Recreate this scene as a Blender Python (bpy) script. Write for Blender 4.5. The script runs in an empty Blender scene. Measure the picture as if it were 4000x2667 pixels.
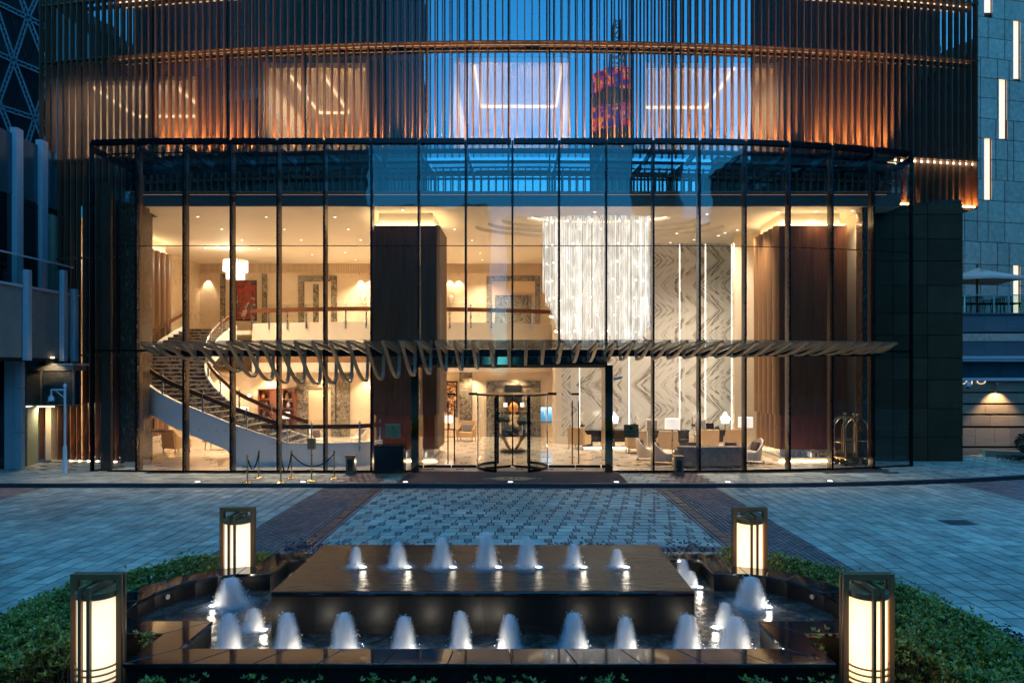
import bpy, math, random
from mathutils import Vector, Matrix
R = math.radians
rnd = random.Random(11)
scene = bpy.context.scene
COL = scene.collection
# ------------------------------------------------------------------ camera, sky, sun, exposure
H = 3.3            # eye height above the hotel pavement
F, CX, CY = 2667.0, 2030.0, 1450.0   # focal length and vanishing point measured on the 4000 px photograph
cam_d = bpy.data.cameras.new('camera'); cam = bpy.data.objects.new('camera', cam_d); COL.objects.link(cam)
cam.location = (0, 0, H); cam.rotation_euler = (R(90), 0, 0)
cam_d.sensor_width = 36; cam_d.lens = 36 * F / 4000; cam_d.shift_x = -(CX - 2000) / 4000; cam_d.shift_y = (CY - 1333.5) / 4000
cam_d.clip_start = 0.05; cam_d.clip_end = 3000
scene.camera = cam
world = bpy.data.worlds.new('World'); scene.world = world; world.use_nodes = True
_nt = world.node_tree; _nt.nodes.clear()
_sky = _nt.nodes.new('ShaderNodeTexSky'); _sky.sky_type = 'NISHITA'; _sky.sun_disc = False
_sky.sun_elevation = R(25.0); _sky.sun_rotation = R(-25); _sky.ozone_density = 6.0; _sky.air_density = 1.0; _sky.dust_density = 0.3
_hsv = _nt.nodes.new('ShaderNodeMixRGB'); _hsv.blend_type = 'MULTIPLY'; _hsv.inputs['Fac'].default_value = 1.0
_hsv.inputs['Color2'].default_value = (0.16, 0.88, 1.0, 1)
_bg = _nt.nodes.new('ShaderNodeBackground'); _bg.inputs['Strength'].default_value = 0.15
_wo = _nt.nodes.new('ShaderNodeOutputWorld')
_nt.links.new(_sky.outputs[0], _hsv.inputs['Color1']); _nt.links.new(_hsv.outputs[0], _bg.inputs['Color']); _nt.links.new(_bg.outputs[0], _wo.inputs['Surface'])
sun_d = bpy.data.lights.new('sun', 'SUN'); sun_d.energy = 0.10; sun_d.angle = R(40); sun_d.color = (0.45, 0.75, 1.0)
sun = bpy.data.objects.new('sun', sun_d); COL.objects.link(sun); sun.location = (0, -20, 40); sun.rotation_euler = (R(28), R(-8), 0)
scene.view_settings.view_transform = 'Standard'; scene.view_settings.look = 'None'
scene.view_settings.exposure = 1.65; scene.view_settings.gamma = 1.0; scene.view_settings.use_curve_mapping = False
scene.render.engine = 'CYCLES'
cy = scene.cycles
cy.max_bounces = 8; cy.diffuse_bounces = 4; cy.glossy_bounces = 4; cy.transmission_bounces = 6; cy.transparent_max_bounces = 28; cy.volume_bounces = 2
cy.sample_clamp_indirect = 4.0; cy.sample_clamp_direct = 0.0; cy.use_denoising = True; cy.caustics_reflective = False; cy.caustics_refractive = False
cy.use_adaptive_sampling = True; cy.adaptive_threshold = 0.015; cy.use_light_tree = True
scene.render.film_transparent = False

# ------------------------------------------------------------------ helpers
def at(x, y, Y):                      # photo pixel -> point at depth Y
    return Vector(((x - CX) * Y / F, Y, H - (y - CY) * Y / F))
def atz(x, y, z):                     # photo pixel -> point on the level z
    Y = (H - z) * F / (y - CY)
    return Vector(((x - CX) * Y / F, Y, z))

class MB:
    def __init__(s): s.v = []; s.f = []
    def add(s, vs, fs):
        n = len(s.v); s.v += [tuple(p) for p in vs]; s.f += [tuple(i + n for i in f) for f in fs]; return s
    def box(s, x0, x1, y0, y1, z0, z1):
        return s.add([(x0,y0,z0),(x1,y0,z0),(x1,y1,z0),(x0,y1,z0),(x0,y0,z1),(x1,y0,z1),(x1,y1,z1),(x0,y1,z1)],
                     [(0,3,2,1),(4,5,6,7),(0,1,5,4),(1,2,6,5),(2,3,7,6),(3,0,4,7)])
    def cbox(s, c, d): return s.box(c[0]-d[0]/2, c[0]+d[0]/2, c[1]-d[1]/2, c[1]+d[1]/2, c[2]-d[2]/2, c[2]+d[2]/2)
    def rbox(s, c, d, rz=0, rx=0, ry=0):
        m = Matrix.Translation(c) @ Matrix.Rotation(rz, 4, 'Z') @ Matrix.Rotation(ry, 4, 'Y') @ Matrix.Rotation(rx, 4, 'X')
        t = MB().cbox((0,0,0), d); return s.add([m @ Vector(p) for p in t.v], t.f)
    def prism(s, poly, z0, z1):       # poly: list of (x,y) anticlockwise
        n = len(poly)
        return s.add([(x,y,z0) for x,y in poly] + [(x,y,z1) for x,y in poly],
                     [tuple(range(n-1,-1,-1)), tuple(range(n,2*n))] + [(i,(i+1)%n,n+(i+1)%n,n+i) for i in range(n)])
    def xprism(s, poly, x0, x1):      # poly in (y,z), extruded along x
        n = len(poly)
        return s.add([(x0,y,z) for y,z in poly] + [(x1,y,z) for y,z in poly],
                     [tuple(range(n-1,-1,-1)), tuple(range(n,2*n))] + [(i,(i+1)%n,n+(i+1)%n,n+i) for i in range(n)])
    def yprism(s, poly, y0, y1):      # poly in (x,z), extruded along y
        n = len(poly)
        return s.add([(x,y0,z) for x,z in poly] + [(x,y1,z) for x,z in poly],
                     [tuple(range(n)), tuple(range(2*n-1,n-1,-1))] + [(i,n+i,n+(i+1)%n,(i+1)%n) for i in range(n)])
    def tube(s, pts, r, n=8, closed=False, flat=None):
        pts = [Vector(p) for p in pts]; m = len(pts); rs = r if isinstance(r, (list, tuple)) else [r]*m
        up = None; vs = []
        for i in range(m):
            a = pts[i-1] if (i > 0 or closed) else pts[i]; b = pts[(i+1) % m] if (i < m-1 or closed) else pts[i]
            t = (b - a).normalized()
            if up is None:
                up = Vector((0,0,1)) if abs(t.z) < 0.9 else Vector((0,1,0))
            sd = t.cross(up)
            if sd.length < 1e-4: sd = t.cross(Vector((1,0,0)))
            sd.normalize(); u2 = sd.cross(t).normalized(); up = u2
            for k in range(n):
                a2 = 2*math.pi*k/n + (math.pi/4 if n == 4 else 0)
                ry = rs[i]*(flat if flat else 1)
                vs.append(pts[i] + sd*math.cos(a2)*rs[i] + u2*math.sin(a2)*ry)
        fs = []
        for i in range(m if closed else m-1):
            j = (i+1) % m
            for k in range(n): fs.append((i*n+k, i*n+(k+1)%n, j*n+(k+1)%n, j*n+k))
        if not closed: fs += [tuple(range(n-1,-1,-1)), tuple(range((m-1)*n, m*n))]
        return s.add(vs, fs)
    def cyl(s, p0, p1, r, r1=None, n=12): return s.tube([p0, p1], [r, r if r1 is None else r1], n)
    def lathe(s, prof, c=(0,0,0), n=20, cap=True):
        vs = []; m = len(prof)
        for r, z in prof:
            for k in range(n):
                a = 2*math.pi*k/n; vs.append((c[0]+max(r,1e-4)*math.cos(a), c[1]+max(r,1e-4)*math.sin(a), c[2]+z))
        fs = [(i*n+k, i*n+(k+1)%n, (i+1)*n+(k+1)%n, (i+1)*n+k) for i in range(m-1) for k in range(n)]
        if cap: fs += [tuple(range(n-1,-1,-1)), tuple(range((m-1)*n, m*n))]
        return s.add(vs, fs)
    def ball(s, c, r, n=12, sz=1.0):
        k = max(4, n//2); return s.lathe([(r*math.sin(math.pi*i/k), -r*sz*math.cos(math.pi*i/k)) for i in range(k+1)], c, n, False)
    def strip(s, pts, th, z0s, z1s):  # vertical wall following plan points, thickness th to the left of travel
        n = len(pts); vs = []
        for i in range(n):
            a = Vector(pts[max(i-1,0)]); b = Vector(pts[min(i+1,n-1)]); t = (b-a).normalized(); nn = Vector((-t.y, t.x))*th
            p = Vector(pts[i]); q = p + nn
            vs += [(p.x,p.y,z0s[i]),(q.x,q.y,z0s[i]),(q.x,q.y,z1s[i]),(p.x,p.y,z1s[i])]
        fs = []
        for i in range(n-1):
            for k in range(4): fs.append((i*4+k, i*4+(k+1)%4, (i+1)*4+(k+1)%4, (i+1)*4+k))
        fs += [(3,2,1,0), tuple((n-1)*4+k for k in range(4))]
        return s.add(vs, fs)
    def mesh(s, name, mat, smooth=False):
        me = bpy.data.meshes.new(name); me.from_pydata(s.v, [], s.f); me.update()
        for m in (mat if isinstance(mat, (list, tuple)) else [mat]): me.materials.append(m)
        if smooth: me.polygons.foreach_set('use_smooth', [True]*len(me.polygons))
        return me
    def build(s, name, mat, parent=None, smooth=False, bevel=0, world=False):
        if world and parent is not None:
            o0 = parent.location; s.v = [(x-o0.x, y-o0.y, z-o0.z) for x,y,z in s.v]
        me = s.mesh(name, mat, False)
        if smooth:
            me.polygons.foreach_set('use_smooth', [True]*len(me.polygons)); me.set_sharp_from_angle(angle=R(42))
        return put(name, me, parent, bevel=bevel)

def put(name, me, parent=None, loc=(0,0,0), rot=(0,0,0), scale=(1,1,1), bevel=0):
    o = bpy.data.objects.new(name, me); COL.objects.link(o); o.parent = parent
    o.location = loc; o.rotation_euler = rot; o.scale = scale
    if bevel:
        b = o.modifiers.new('edge', 'BEVEL'); b.width = bevel; b.segments = 2; b.limit_method = 'ANGLE'; b.angle_limit = R(40)
    return o
def tag(o, label=None, cat=None, group=None, kind=None):
    if label: o['label'] = label
    if cat: o['category'] = cat
    if group: o['group'] = group
    if kind: o['kind'] = kind
    return o
def thing(name, label, cat, loc=(0,0,0), rz=0, group=None):
    o = bpy.data.objects.new(name, None); COL.objects.link(o); o.location = loc; o.rotation_euler = (0,0,rz); o.empty_display_size = 0.1
    return tag(o, label, cat, group)
def struct(mb, name, mat, smooth=False): return tag(mb.build(name, mat, None, smooth), kind='structure')
def copy_tree(o, parent=None):
    c = o.copy(); COL.objects.link(c); c.parent = parent
    for ch in list(o.children): copy_tree(ch, c)
    return c
def dup(o, loc, rz=0, label=None):
    c = copy_tree(o); c.location = loc; c.rotation_euler = (0,0,rz)
    if label: c['label'] = label
    return c
def lamp(kind, loc, energy, color, parent=None, size=0.1, rot=(0,0,0), spot=None, blend=0.6, sy=None, name='lamp_light'):
    d = bpy.data.lights.new(name, kind); d.energy = energy; d.color = color
    if kind == 'AREA':
        d.size = size
        if sy: d.shape = 'RECTANGLE'; d.size_y = sy
    else: d.shadow_soft_size = size
    if kind == 'SPOT': d.spot_size = R(spot); d.spot_blend = blend
    o = bpy.data.objects.new(name, d); COL.objects.link(o); o.parent = parent; o.location = loc; o.rotation_euler = rot
    return o

# ------------------------------------------------------------------ materials
class NT:
    def __init__(s, name):
        s.m = bpy.data.materials.new(name); s.m.use_nodes = True; s.t = s.m.node_tree; s.t.nodes.clear()
        s.out = s.n('ShaderNodeOutputMaterial')
    def n(s, k, **kw):
        x = s.t.nodes.new(k)
        for a, b in kw.items(): setattr(x, a, b)
        return x
    def l(s, a, b): s.t.links.new(a, b)
    def val(s, sock, v):
        if isinstance(v, bpy.types.NodeSocket): s.l(v, sock)
        else: sock.default_value = v
    def math(s, op, a, b=0.0, c=0.0, clamp=False):
        x = s.n('ShaderNodeMath', operation=op); x.use_clamp = clamp
        for i, v in enumerate((a, b, c)): s.val(x.inputs[i], v)
        return x.outputs[0]
    def coord(s, kind='Object', scale=(1,1,1), rot=(0,0,0)):
        tc = s.n('ShaderNodeTexCoord') if kind != 'World' else s.n('ShaderNodeNewGeometry')
        mp = s.n('ShaderNodeMapping'); mp.inputs['Scale'].default_value = scale; mp.inputs['Rotation'].default_value = rot
        s.l(tc.outputs[kind if kind != 'World' else 'Position'], mp.inputs['Vector']); return mp.outputs[0]
    def noise(s, vec, scale=5, detail=4, rough=0.55, dist=0.0):
        x = s.n('ShaderNodeTexNoise'); x.inputs['Scale'].default_value = scale; x.inputs['Detail'].default_value = detail
        x.inputs['Roughness'].default_value = rough; x.inputs['Distortion'].default_value = dist; s.l(vec, x.inputs['Vector']); return x.outputs['Fac']
    def ramp(s, fac, stops, interp='LINEAR'):
        x = s.n('ShaderNodeValToRGB'); x.color_ramp.interpolation = interp; s.l(fac, x.inputs[0])
        e = x.color_ramp.elements
        while len(e) < len(stops): e.new(0.5)
        for i, (p, c) in enumerate(stops): e[i].position = p; e[i].color = (*c, 1) if len(c) == 3 else c
        return x.outputs[0]
    def mixc(s, f, a, b, blend='MIX'):
        x = s.n('ShaderNodeMix', data_type='RGBA', blend_type=blend); s.val(x.inputs[0], f)
        for i, v in ((6, a), (7, b)): s.val(x.inputs[i], (*v, 1) if isinstance(v, tuple) and len(v) == 3 else v)
        return x.outputs[2]
    def bump(s, h, strength=0.3, dist=0.01):
        x = s.n('ShaderNodeBump'); x.inputs['Strength'].default_value = strength; x.inputs['Distance'].default_value = dist; s.l(h, x.inputs['Height']); return x.outputs[0]
    def pbr(s, col, rough=0.5, metal=0.0, spec=0.5, emit=None, es=0.0, normal=None, coat=0.0, trans=0.0, subs=0.0):
        p = s.n('ShaderNodeBsdfPrincipled'); s.val(p.inputs['Base Color'], (*col, 1) if isinstance(col, tuple) else col)
        s.val(p.inputs['Roughness'], rough); s.val(p.inputs['Metallic'], metal); p.inputs['Specular IOR Level'].default_value = spec
        if emit is not None: s.val(p.inputs['Emission Color'], (*emit, 1) if isinstance(emit, tuple) else emit); s.val(p.inputs['Emission Strength'], es)
        if normal is not None: s.l(normal, p.inputs['Normal'])
        p.inputs['Coat Weight'].default_value = coat; p.inputs['Transmission Weight'].default_value = trans; p.inputs['Subsurface Weight'].default_value = subs
        s.l(p.outputs[0], s.out.inputs[0]); return p

def jitter(t, col, amt):            # per-object and per-island brightness variation
    oi = t.n('ShaderNodeObjectInfo'); g = t.n('ShaderNodeNewGeometry')
    r = t.math('FRACT', t.math('ADD', oi.outputs['Random'], g.outputs['Random Per Island']))
    f = t.math('MULTIPLY_ADD', r, 2*amt, 1-amt)
    cmb = t.n('ShaderNodeCombineColor')
    for i in range(3): t.l(f, cmb.inputs[i])
    return t.mixc(1.0, col, cmb.outputs[0], 'MULTIPLY')

def mat(name, col, rough=0.5, metal=0.0, spec=0.5, var=0.15, scale=6.0, bump=0.0, bscale=40.0, jit=0.0, stretch=(1,1,1), coat=0.0, rvar=0.12, kind='Object', bdist=0.01, stain=0.0):
    t = NT(name); v = t.coord(kind, stretch)
    n1 = t.noise(v, scale, 6, 0.6); lo = tuple(c*(1-var) for c in col); hi = tuple(min(1, c*(1+var)) for c in col)
    c = t.ramp(n1, [(0.25, lo), (0.75, hi)])
    if jit: c = jitter(t, c, jit)
    if stain:
        sv = t.coord('World'); sn = t.math('MULTIPLY', t.noise(sv, 0.33, 5, 0.6, 0.6), t.noise(sv, 2.3, 4, 0.7))
        c = t.mixc(1.0, c, t.ramp(sn, [(0.12,(1-stain,1-stain,1-stain)),(0.30,(1,1,1)),(0.42,(1+stain*0.35,)*3)]), 'MULTIPLY')
    n2 = t.noise(v, scale*3.1, 3)
    rg = t.math('MULTIPLY_ADD', n2, 2*rvar*rough, rough*(1-rvar))
    nm = t.bump(t.noise(v, bscale, 5), bump, bdist) if bump else None
    t.pbr(c, rg, metal, spec, normal=nm, coat=coat); return t.m
def emis(name, col, strength, base=(0.8,0.8,0.8)):
    t = NT(name); t.pbr(base, 0.5, emit=col, es=strength); return t.m
def glassmat(name, base_r, gain, tint=(1,1,1), rough=0.0, wav=0.0, wscale=0.6, dirt=0.0):
    t = NT(name); g = t.n('ShaderNodeNewGeometry'); fr = t.n('ShaderNodeFresnel'); fr.inputs['IOR'].default_value = 1.5
    f = t.math('MULTIPLY_ADD', fr.outputs[0], gain, base_r, clamp=True)
    f = t.math('MULTIPLY', f, t.math('SUBTRACT', 1.0, g.outputs['Backfacing']))
    tr = t.n('ShaderNodeBsdfTransparent'); tr.inputs[0].default_value = (*tint, 1)
    gl = t.n('ShaderNodeBsdfGlossy'); gl.inputs['Roughness'].default_value = rough; gl.inputs['Color'].default_value = (0.95,0.97,1,1)
    if wav:
        nm = t.bump(t.noise(t.coord('World'), wscale, 2), wav, 0.05); t.l(nm, gl.inputs['Normal']); t.l(nm, fr.inputs['Normal'])
    mx = t.n('ShaderNodeMixShader'); t.l(f, mx.inputs[0]); t.l(tr.outputs[0], mx.inputs[1]); t.l(gl.outputs[0], mx.inputs[2])
    last = mx
    if dirt:
        df = t.n('ShaderNodeBsdfDiffuse'); df.inputs['Color'].default_value = (0.6,0.62,0.65,1)
        mx2 = t.n('ShaderNodeMixShader'); t.val(mx2.inputs[0], t.math('MULTIPLY', t.noise(t.coord('World'), 1.3, 6, 0.7), dirt)); t.l(mx.outputs[0], mx2.inputs[1]); t.l(df.outputs[0], mx2.inputs[2]); last = mx2
    t.l(last.outputs[0], t.out.inputs[0]); return t.m
M = {}
M['paver'] = mat('grey granite paver', (0.46,0.46,0.365), 0.62, var=0.30, scale=2.6, bump=0.5, bscale=70, jit=0.20, stain=0.45, kind='World', bdist=0.004)
M['paver_pale'] = mat('pale granite paver', (0.48,0.48,0.39), 0.6, var=0.3, scale=1.6, bump=0.35, bscale=55, jit=0.12, stain=0.4, kind='World', bdist=0.004)
M['inset'] = mat('brown inset stone', (0.24,0.19,0.155), 0.55, var=0.2, scale=4, bump=0.2, jit=0.2, kind='World')
M['redbrick'] = mat('purple brown brick', (0.27,0.165,0.145), 0.6, var=0.2, scale=3, stain=0.4, bump=0.25, jit=0.22, kind='World')
M['slate'] = mat('dark slate', (0.05,0.05,0.052), 0.45, var=0.35, scale=5, bump=0.3, jit=0.35, kind='World')
M['kerb'] = mat('dark kerb granite', (0.045,0.05,0.055), 0.5, var=0.3, scale=5, bump=0.2, jit=0.15, kind='World')
M['mortar'] = mat('dark paving joint', (0.045,0.045,0.045), 0.9, var=0.2, scale=9, kind='World')
M['asphalt'] = mat('asphalt', (0.05,0.05,0.052), 0.85, var=0.2, scale=3, bump=0.3, bscale=80, kind='World')
M['soil'] = mat('planter soil', (0.05,0.032,0.02), 0.95, var=0.5, scale=14, bump=1.0, bscale=30, kind='World', bdist=0.03)
M['granite'] = mat('polished black granite', (0.010,0.0095,0.009), 0.055, spec=0.6, var=0.5, scale=30, kind='World', coat=0.3, rvar=0.4, jit=0.25)
M['granite_face'] = mat('black granite wall slab', (0.011,0.0105,0.01), 0.34, spec=0.25, var=0.5, scale=25, kind='World', jit=0.3, rvar=0.4)
M['bronze'] = mat('dark bronze', (0.29,0.145,0.06), 0.4, metal=0.1, var=0.25, scale=9, rvar=0.25, stretch=(1,1,0.2))
M['bronze_fin'] = mat('bronze brown fin', (0.20,0.084,0.046), 0.5, metal=0.05, var=0.16, scale=3, jit=0.14)
M['darkmetal'] = mat('dark mullion metal', (0.018,0.02,0.024), 0.28, metal=0.8, var=0.2, rvar=0.3)
M['brownfin'] = mat('brown glass fin', (0.10,0.055,0.032), 0.3, metal=0.3, var=0.12, scale=2)
M['champagne'] = mat('champagne aluminium rib', (0.34,0.25,0.16), 0.38, metal=0.3, var=0.12, scale=4, rvar=0.2)
M['steel'] = mat('brushed steel', (0.55,0.56,0.57), 0.28, metal=1.0, var=0.08, rvar=0.3)
M['gold'] = mat('polished brass', (0.72,0.50,0.24), 0.2, metal=1.0, var=0.1, rvar=0.3)
M['brushedgold'] = mat('brushed brass', (0.46,0.32,0.14), 0.4, metal=0.1, var=0.12, rvar=0.2)
M['mirrorbronze'] = mat('polished bronze cladding', (0.34,0.22,0.14), 0.07, metal=1.0, var=0.3, scale=1.5, rvar=0.5)
M['cream'] = mat('cream plaster', (0.64,0.55,0.42), 0.6, var=0.05, scale=2, kind='World')
M['ceiling'] = mat('ceiling paint', (0.76,0.67,0.54), 0.7, var=0.03, scale=1, kind='World')
M['beige'] = mat('beige marble panel', (0.70,0.56,0.40), 0.28, var=0.08, scale=1.3, kind='World', jit=0.05)
M['beige_dk'] = mat('fluted beige frieze', (0.60,0.44,0.29), 0.4, var=0.08, scale=1.3, kind='World')
M['white'] = mat('white plaster', (0.74,0.73,0.70), 0.45, var=0.04, kind='World')
M['wood'] = mat('dark walnut', (0.14,0.052,0.022), 0.3, spec=0.25, var=0.35, scale=2.2, stretch=(5,5,0.35), kind='World')
M['wood_red'] = mat('red mahogany', (0.20,0.05,0.02), 0.3, var=0.35, scale=3, stretch=(4,4,0.4), coat=0.2)
M['wood_lit'] = mat('fluted wood painted lit', (0.19,0.095,0.04), 0.34, var=0.22, scale=2.2, stretch=(5,5,0.3), coat=0.2, kind='World')  # column wood; the gold of the cove light is put into its colour
M['black'] = mat('black lacquer', (0.012,0.011,0.011), 0.15, var=0.3, coat=0.3)
M['fabric_tan'] = mat('tan upholstery', (0.48,0.31,0.15), 0.75, var=0.1, scale=30, bump=0.2, bscale=300)
M['fabric_cream'] = mat('cream upholstery', (0.66,0.56,0.44), 0.8, var=0.08, scale=30, bump=0.2, bscale=300)
M['velvet'] = mat('grey brown velvet', (0.27,0.19,0.145), 0.75, var=0.4, scale=5, bump=0.2, bscale=60)
M['cushion'] = mat('silver satin', (0.22,0.20,0.19), 0.35, var=0.3, scale=12)
M['cushion_dk'] = mat('patterned plum cushion', (0.13,0.06,0.04), 0.6, var=0.7, scale=22)
M['carpet'] = mat('brown entrance mat', (0.10,0.062,0.052), 0.95, var=0.25, scale=9, bump=0.5, bscale=180, kind='World')
M['matgold'] = mat('gold mat weave', (0.52,0.37,0.18), 0.9, var=0.2, scale=30, kind='World')
M['stonewall'] = mat('pale granite tile', (0.74,0.55,0.43), 0.6, var=0.28, scale=5, bump=0.2, bscale=40, jit=0.12)
M['bluestone'] = mat('blue grey stone band', (0.15,0.18,0.20), 0.5, var=0.25, scale=4, stretch=(0.3,1,8), jit=0.15)
M['travertine'] = mat('beige travertine', (0.36,0.28,0.20), 0.6, var=0.25, scale=3, stretch=(0.4,1,10), jit=0.16)
M['pier'] = mat('dark olive panel', (0.085,0.053,0.028), 0.6, spec=0.12, var=0.2, scale=1.5, jit=0.22)
M['leftpanel'] = mat('grey blue metal panel', (0.40,0.44,0.46), 0.45, metal=0.1, var=0.08, jit=0.06)
M['leftpost'] = mat('pale aluminium post', (0.52,0.58,0.62), 0.4, metal=0.1, var=0.06)
M['concrete'] = mat('warm grey concrete', (0.33,0.29,0.24), 0.7, var=0.12, scale=3, bump=0.15)
M['greenwall'] = mat('pale green rough wall', (0.36,0.40,0.28), 0.85, var=0.2, scale=18, bump=0.6, bscale=60)
M['louvre'] = mat('aluminium louvre', (0.30,0.27,0.23), 0.45, metal=0.5, var=0.1)
M['louvre_dk'] = mat('dark louvre', (0.055,0.065,0.075), 0.5, metal=0.5, var=0.1)
M['darkglass'] = mat('dark tinted glass', (0.008,0.012,0.016), 0.06, spec=0.8, var=0.3, scale=0.5)
M['tealpanel'] = mat('teal spandrel glass', (0.05,0.10,0.115), 0.15, spec=0.6, var=0.25, scale=0.8, stretch=(1,1,0.2))
M['truss'] = mat('pale blue truss steel', (0.15,0.21,0.25), 0.5, metal=0.2, var=0.25, scale=20)
M['whitemetal'] = mat('white painted metal', (0.62,0.68,0.72), 0.35, var=0.05)
M['canvas'] = mat('cream parasol canvas', (0.72,0.66,0.56), 0.9, var=0.05)
M['teak'] = mat('teak pole', (0.16,0.07,0.03), 0.5, var=0.25, stretch=(4,4,0.5))
M['rope'] = mat('black velvet rope', (0.012,0.010,0.010), 0.9, var=0.3, scale=40)
M['paper'] = mat('print paper', (0.6,0.55,0.42), 0.6, var=0.2, scale=20)
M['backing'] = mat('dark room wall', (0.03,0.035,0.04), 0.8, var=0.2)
M['branch'] = mat('shrub twig', (0.13,0.085,0.05), 0.8, var=0.3, scale=30)
M['flowergreen'] = mat('silver green petals', (0.22,0.25,0.19), 0.6, var=0.5, scale=20, jit=0.3)
M['orchid'] = mat('white orchid petal', (0.75,0.70,0.66), 0.6, var=0.1)
M['amber'] = mat('amber glazed orb', (0.62,0.26,0.05), 0.25, var=0.2)
M['rubber'] = mat('black rubber', (0.015,0.015,0.015), 0.7, var=0.2)
M['curtain'] = None
# emitters
W = (1.0, 0.72, 0.42)
def lanternmat(nm, c, s):
    t = NT(nm); sx = t.n('ShaderNodeSeparateXYZ'); v = t.coord('Object'); t.l(v, sx.inputs[0])
    hot = t.math('SUBTRACT', 1.0, t.math('POWER', t.math('ABSOLUTE', t.math('MULTIPLY', t.math('SUBTRACT', sx.outputs['Z'], 0.5), 2.3)), 3.0), clamp=True)
    t.pbr((0.8,0.75,0.65), 0.5, emit=c, es=t.math('MULTIPLY', t.math('MULTIPLY_ADD', hot, 0.45, 0.55), t.math('MULTIPLY', t.math('MULTIPLY_ADD', t.noise(v, 7, 4), 0.5, 0.75), s))); return t.m
M['e_lantern'] = lanternmat('opal lantern shade', (1.0,0.82,0.53), 0.46)
M['e_lantern_warm'] = lanternmat('warm lantern shade', (1.0,0.70,0.34), 0.72)
M['e_reflection'] = emis('painted fascia reflection', (1.0,0.55,0.25), 0.05)  # glow stands in for an orange reflection
M['taupe'] = mat('taupe fascia', (0.11,0.085,0.065), 0.6, var=0.1, kind='World')
M['darkmirror'] = mat('dark polished steel', (0.22,0.21,0.21), 0.06, metal=1.0, var=0.2, scale=1.5, rvar=0.5)
M['e_room'] = emis('room cove LED', (1.0,0.72,0.40), 0.75)
M['e_down'] = emis('downlight lens', (1.0,0.86,0.66), 2.0)
M['e_led'] = emis('warm LED strip', (1.0,0.80,0.48), 2.6)
M['e_ledm'] = emis('marble wall LED', (1.0,0.88,0.66), 0.9)
M['e_cove'] = emis('cove LED', (1.0,0.76,0.40), 8.0)
M['e_gold'] = emis('orange uplight', (1.0,0.50,0.13), 45.0)
M['e_ledge'] = emis('ledge LED', (1.0,0.66,0.32), 0.6)
M['e_under'] = emis('pool light', (1.0,0.92,0.78), 2.0)
M['e_shade'] = emis('lamp shade glow', (1.0,0.84,0.68), 0.30)
M['e_bulb'] = emis('bulb glow', (1.0,0.85,0.6), 6.0)
M['e_slot'] = emis('wall slot light', (1.0,0.78,0.50), 0.34)
M['e_crystal'] = emis('crystal glow', (1.0,0.93,0.82), 0.26)
# lobby floor: polished cream marble
t = NT('polished cream floor'); v = t.coord('World')
c = t.ramp(t.noise(v, 1.1, 7, 0.6, 0.8), [(0.3,(0.66,0.55,0.41)),(0.55,(0.76,0.66,0.52)),(0.8,(0.80,0.72,0.60))]); t.pbr(c, 0.1, spec=0.5, coat=0.2); M['floor'] = t.m
M['floorstar'] = mat('brown floor inlay', (0.13,0.055,0.025), 0.12, var=0.2, kind='World')
# book-matched chevron marble
t = NT('chevron marble'); g = t.n('ShaderNodeNewGeometry'); sx = t.n('ShaderNodeSeparateXYZ'); t.l(g.outputs['Position'], sx.inputs[0])
tri = t.math('PINGPONG', t.math('ADD', sx.outputs['Z'], -0.42), 1.13)
pan = t.math('FLOOR', t.math('DIVIDE', t.math('ADD', sx.outputs['X'], 0.0), 2.32))
u = t.math('SUBTRACT', sx.outputs['X'], t.math('MULTIPLY', tri, 1.02))
cmb = t.n('ShaderNodeCombineXYZ'); t.l(u, cmb.inputs[0]); t.l(t.math('MULTIPLY', tri, 0.22), cmb.inputs[1]); t.l(t.math('MULTIPLY', pan, 3.7), cmb.inputs[2])
n1 = t.noise(cmb.outputs[0], 2.3, 9, 0.68, 0.6); n2 = t.noise(cmb.outputs[0], 0.9, 2, 0.5)
vein = t.math('ABSOLUTE', t.math('SUBTRACT', t.math('FRACT', t.math('MULTIPLY', n1, 6.0)), 0.5))
vv = t.math('MULTIPLY', t.ramp(vein, [(0.0,(1,1,1)),(0.30,(0.0,0.0,0.0))]), t.ramp(n2, [(0.40,(0,0,0)),(0.53,(1,1,1))]))
vc = t.ramp(t.noise(cmb.outputs[0], 1.7, 3), [(0.35,(0.045,0.045,0.045)),(0.6,(0.12,0.085,0.04))])
cl = t.ramp(n1, [(0.3,(0.54,0.51,0.45)),(0.6,(0.66,0.63,0.57))])
t.pbr(t.mixc(t.math('MULTIPLY', vv, 0.97), cl, vc), 0.16, spec=0.5); M['chevron'] = t.m
# mottled brown-grey frame marble
t = NT('veined frame marble'); v = t.coord('World', (1,1,1)); n1 = t.noise(v, 2.6, 7, 0.62, 1.8)
vein = t.math('ABSOLUTE', t.math('SUBTRACT', t.math('FRACT', t.math('MULTIPLY', n1, 5.0)), 0.5))
c = t.mixc(t.ramp(vein, [(0.0,(1,1,1)),(0.14,(0,0,0))]), t.ramp(n1, [(0.3,(0.06,0.045,0.03)),(0.55,(0.16,0.125,0.085)),(0.75,(0.26,0.21,0.15))]), (0.45,0.40,0.31)); t.pbr(c, 0.15); M['framemarble'] = t.m
t = NT('dark emperador marble'); v = t.coord('World', (1,1,0.35)); n1 = t.noise(v, 5, 8, 0.7, 2.6)
vein = t.math('ABSOLUTE', t.math('SUBTRACT', t.math('FRACT', t.math('MULTIPLY', n1, 4.0)), 0.5))
c = t.mixc(t.ramp(vein, [(0.0,(1,1,1)),(0.1,(0,0,0))]), t.ramp(n1, [(0.3,(0.035,0.022,0.014)),(0.7,(0.11,0.07,0.042))]), (0.42,0.34,0.25)); t.pbr(c, 0.14); M['darkmarble'] = t.m
t = NT('dark marble riser'); v = t.coord('World', (1,1,1)); n1 = t.noise(v, 2.2, 6, 0.6, 1.5)
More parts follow.
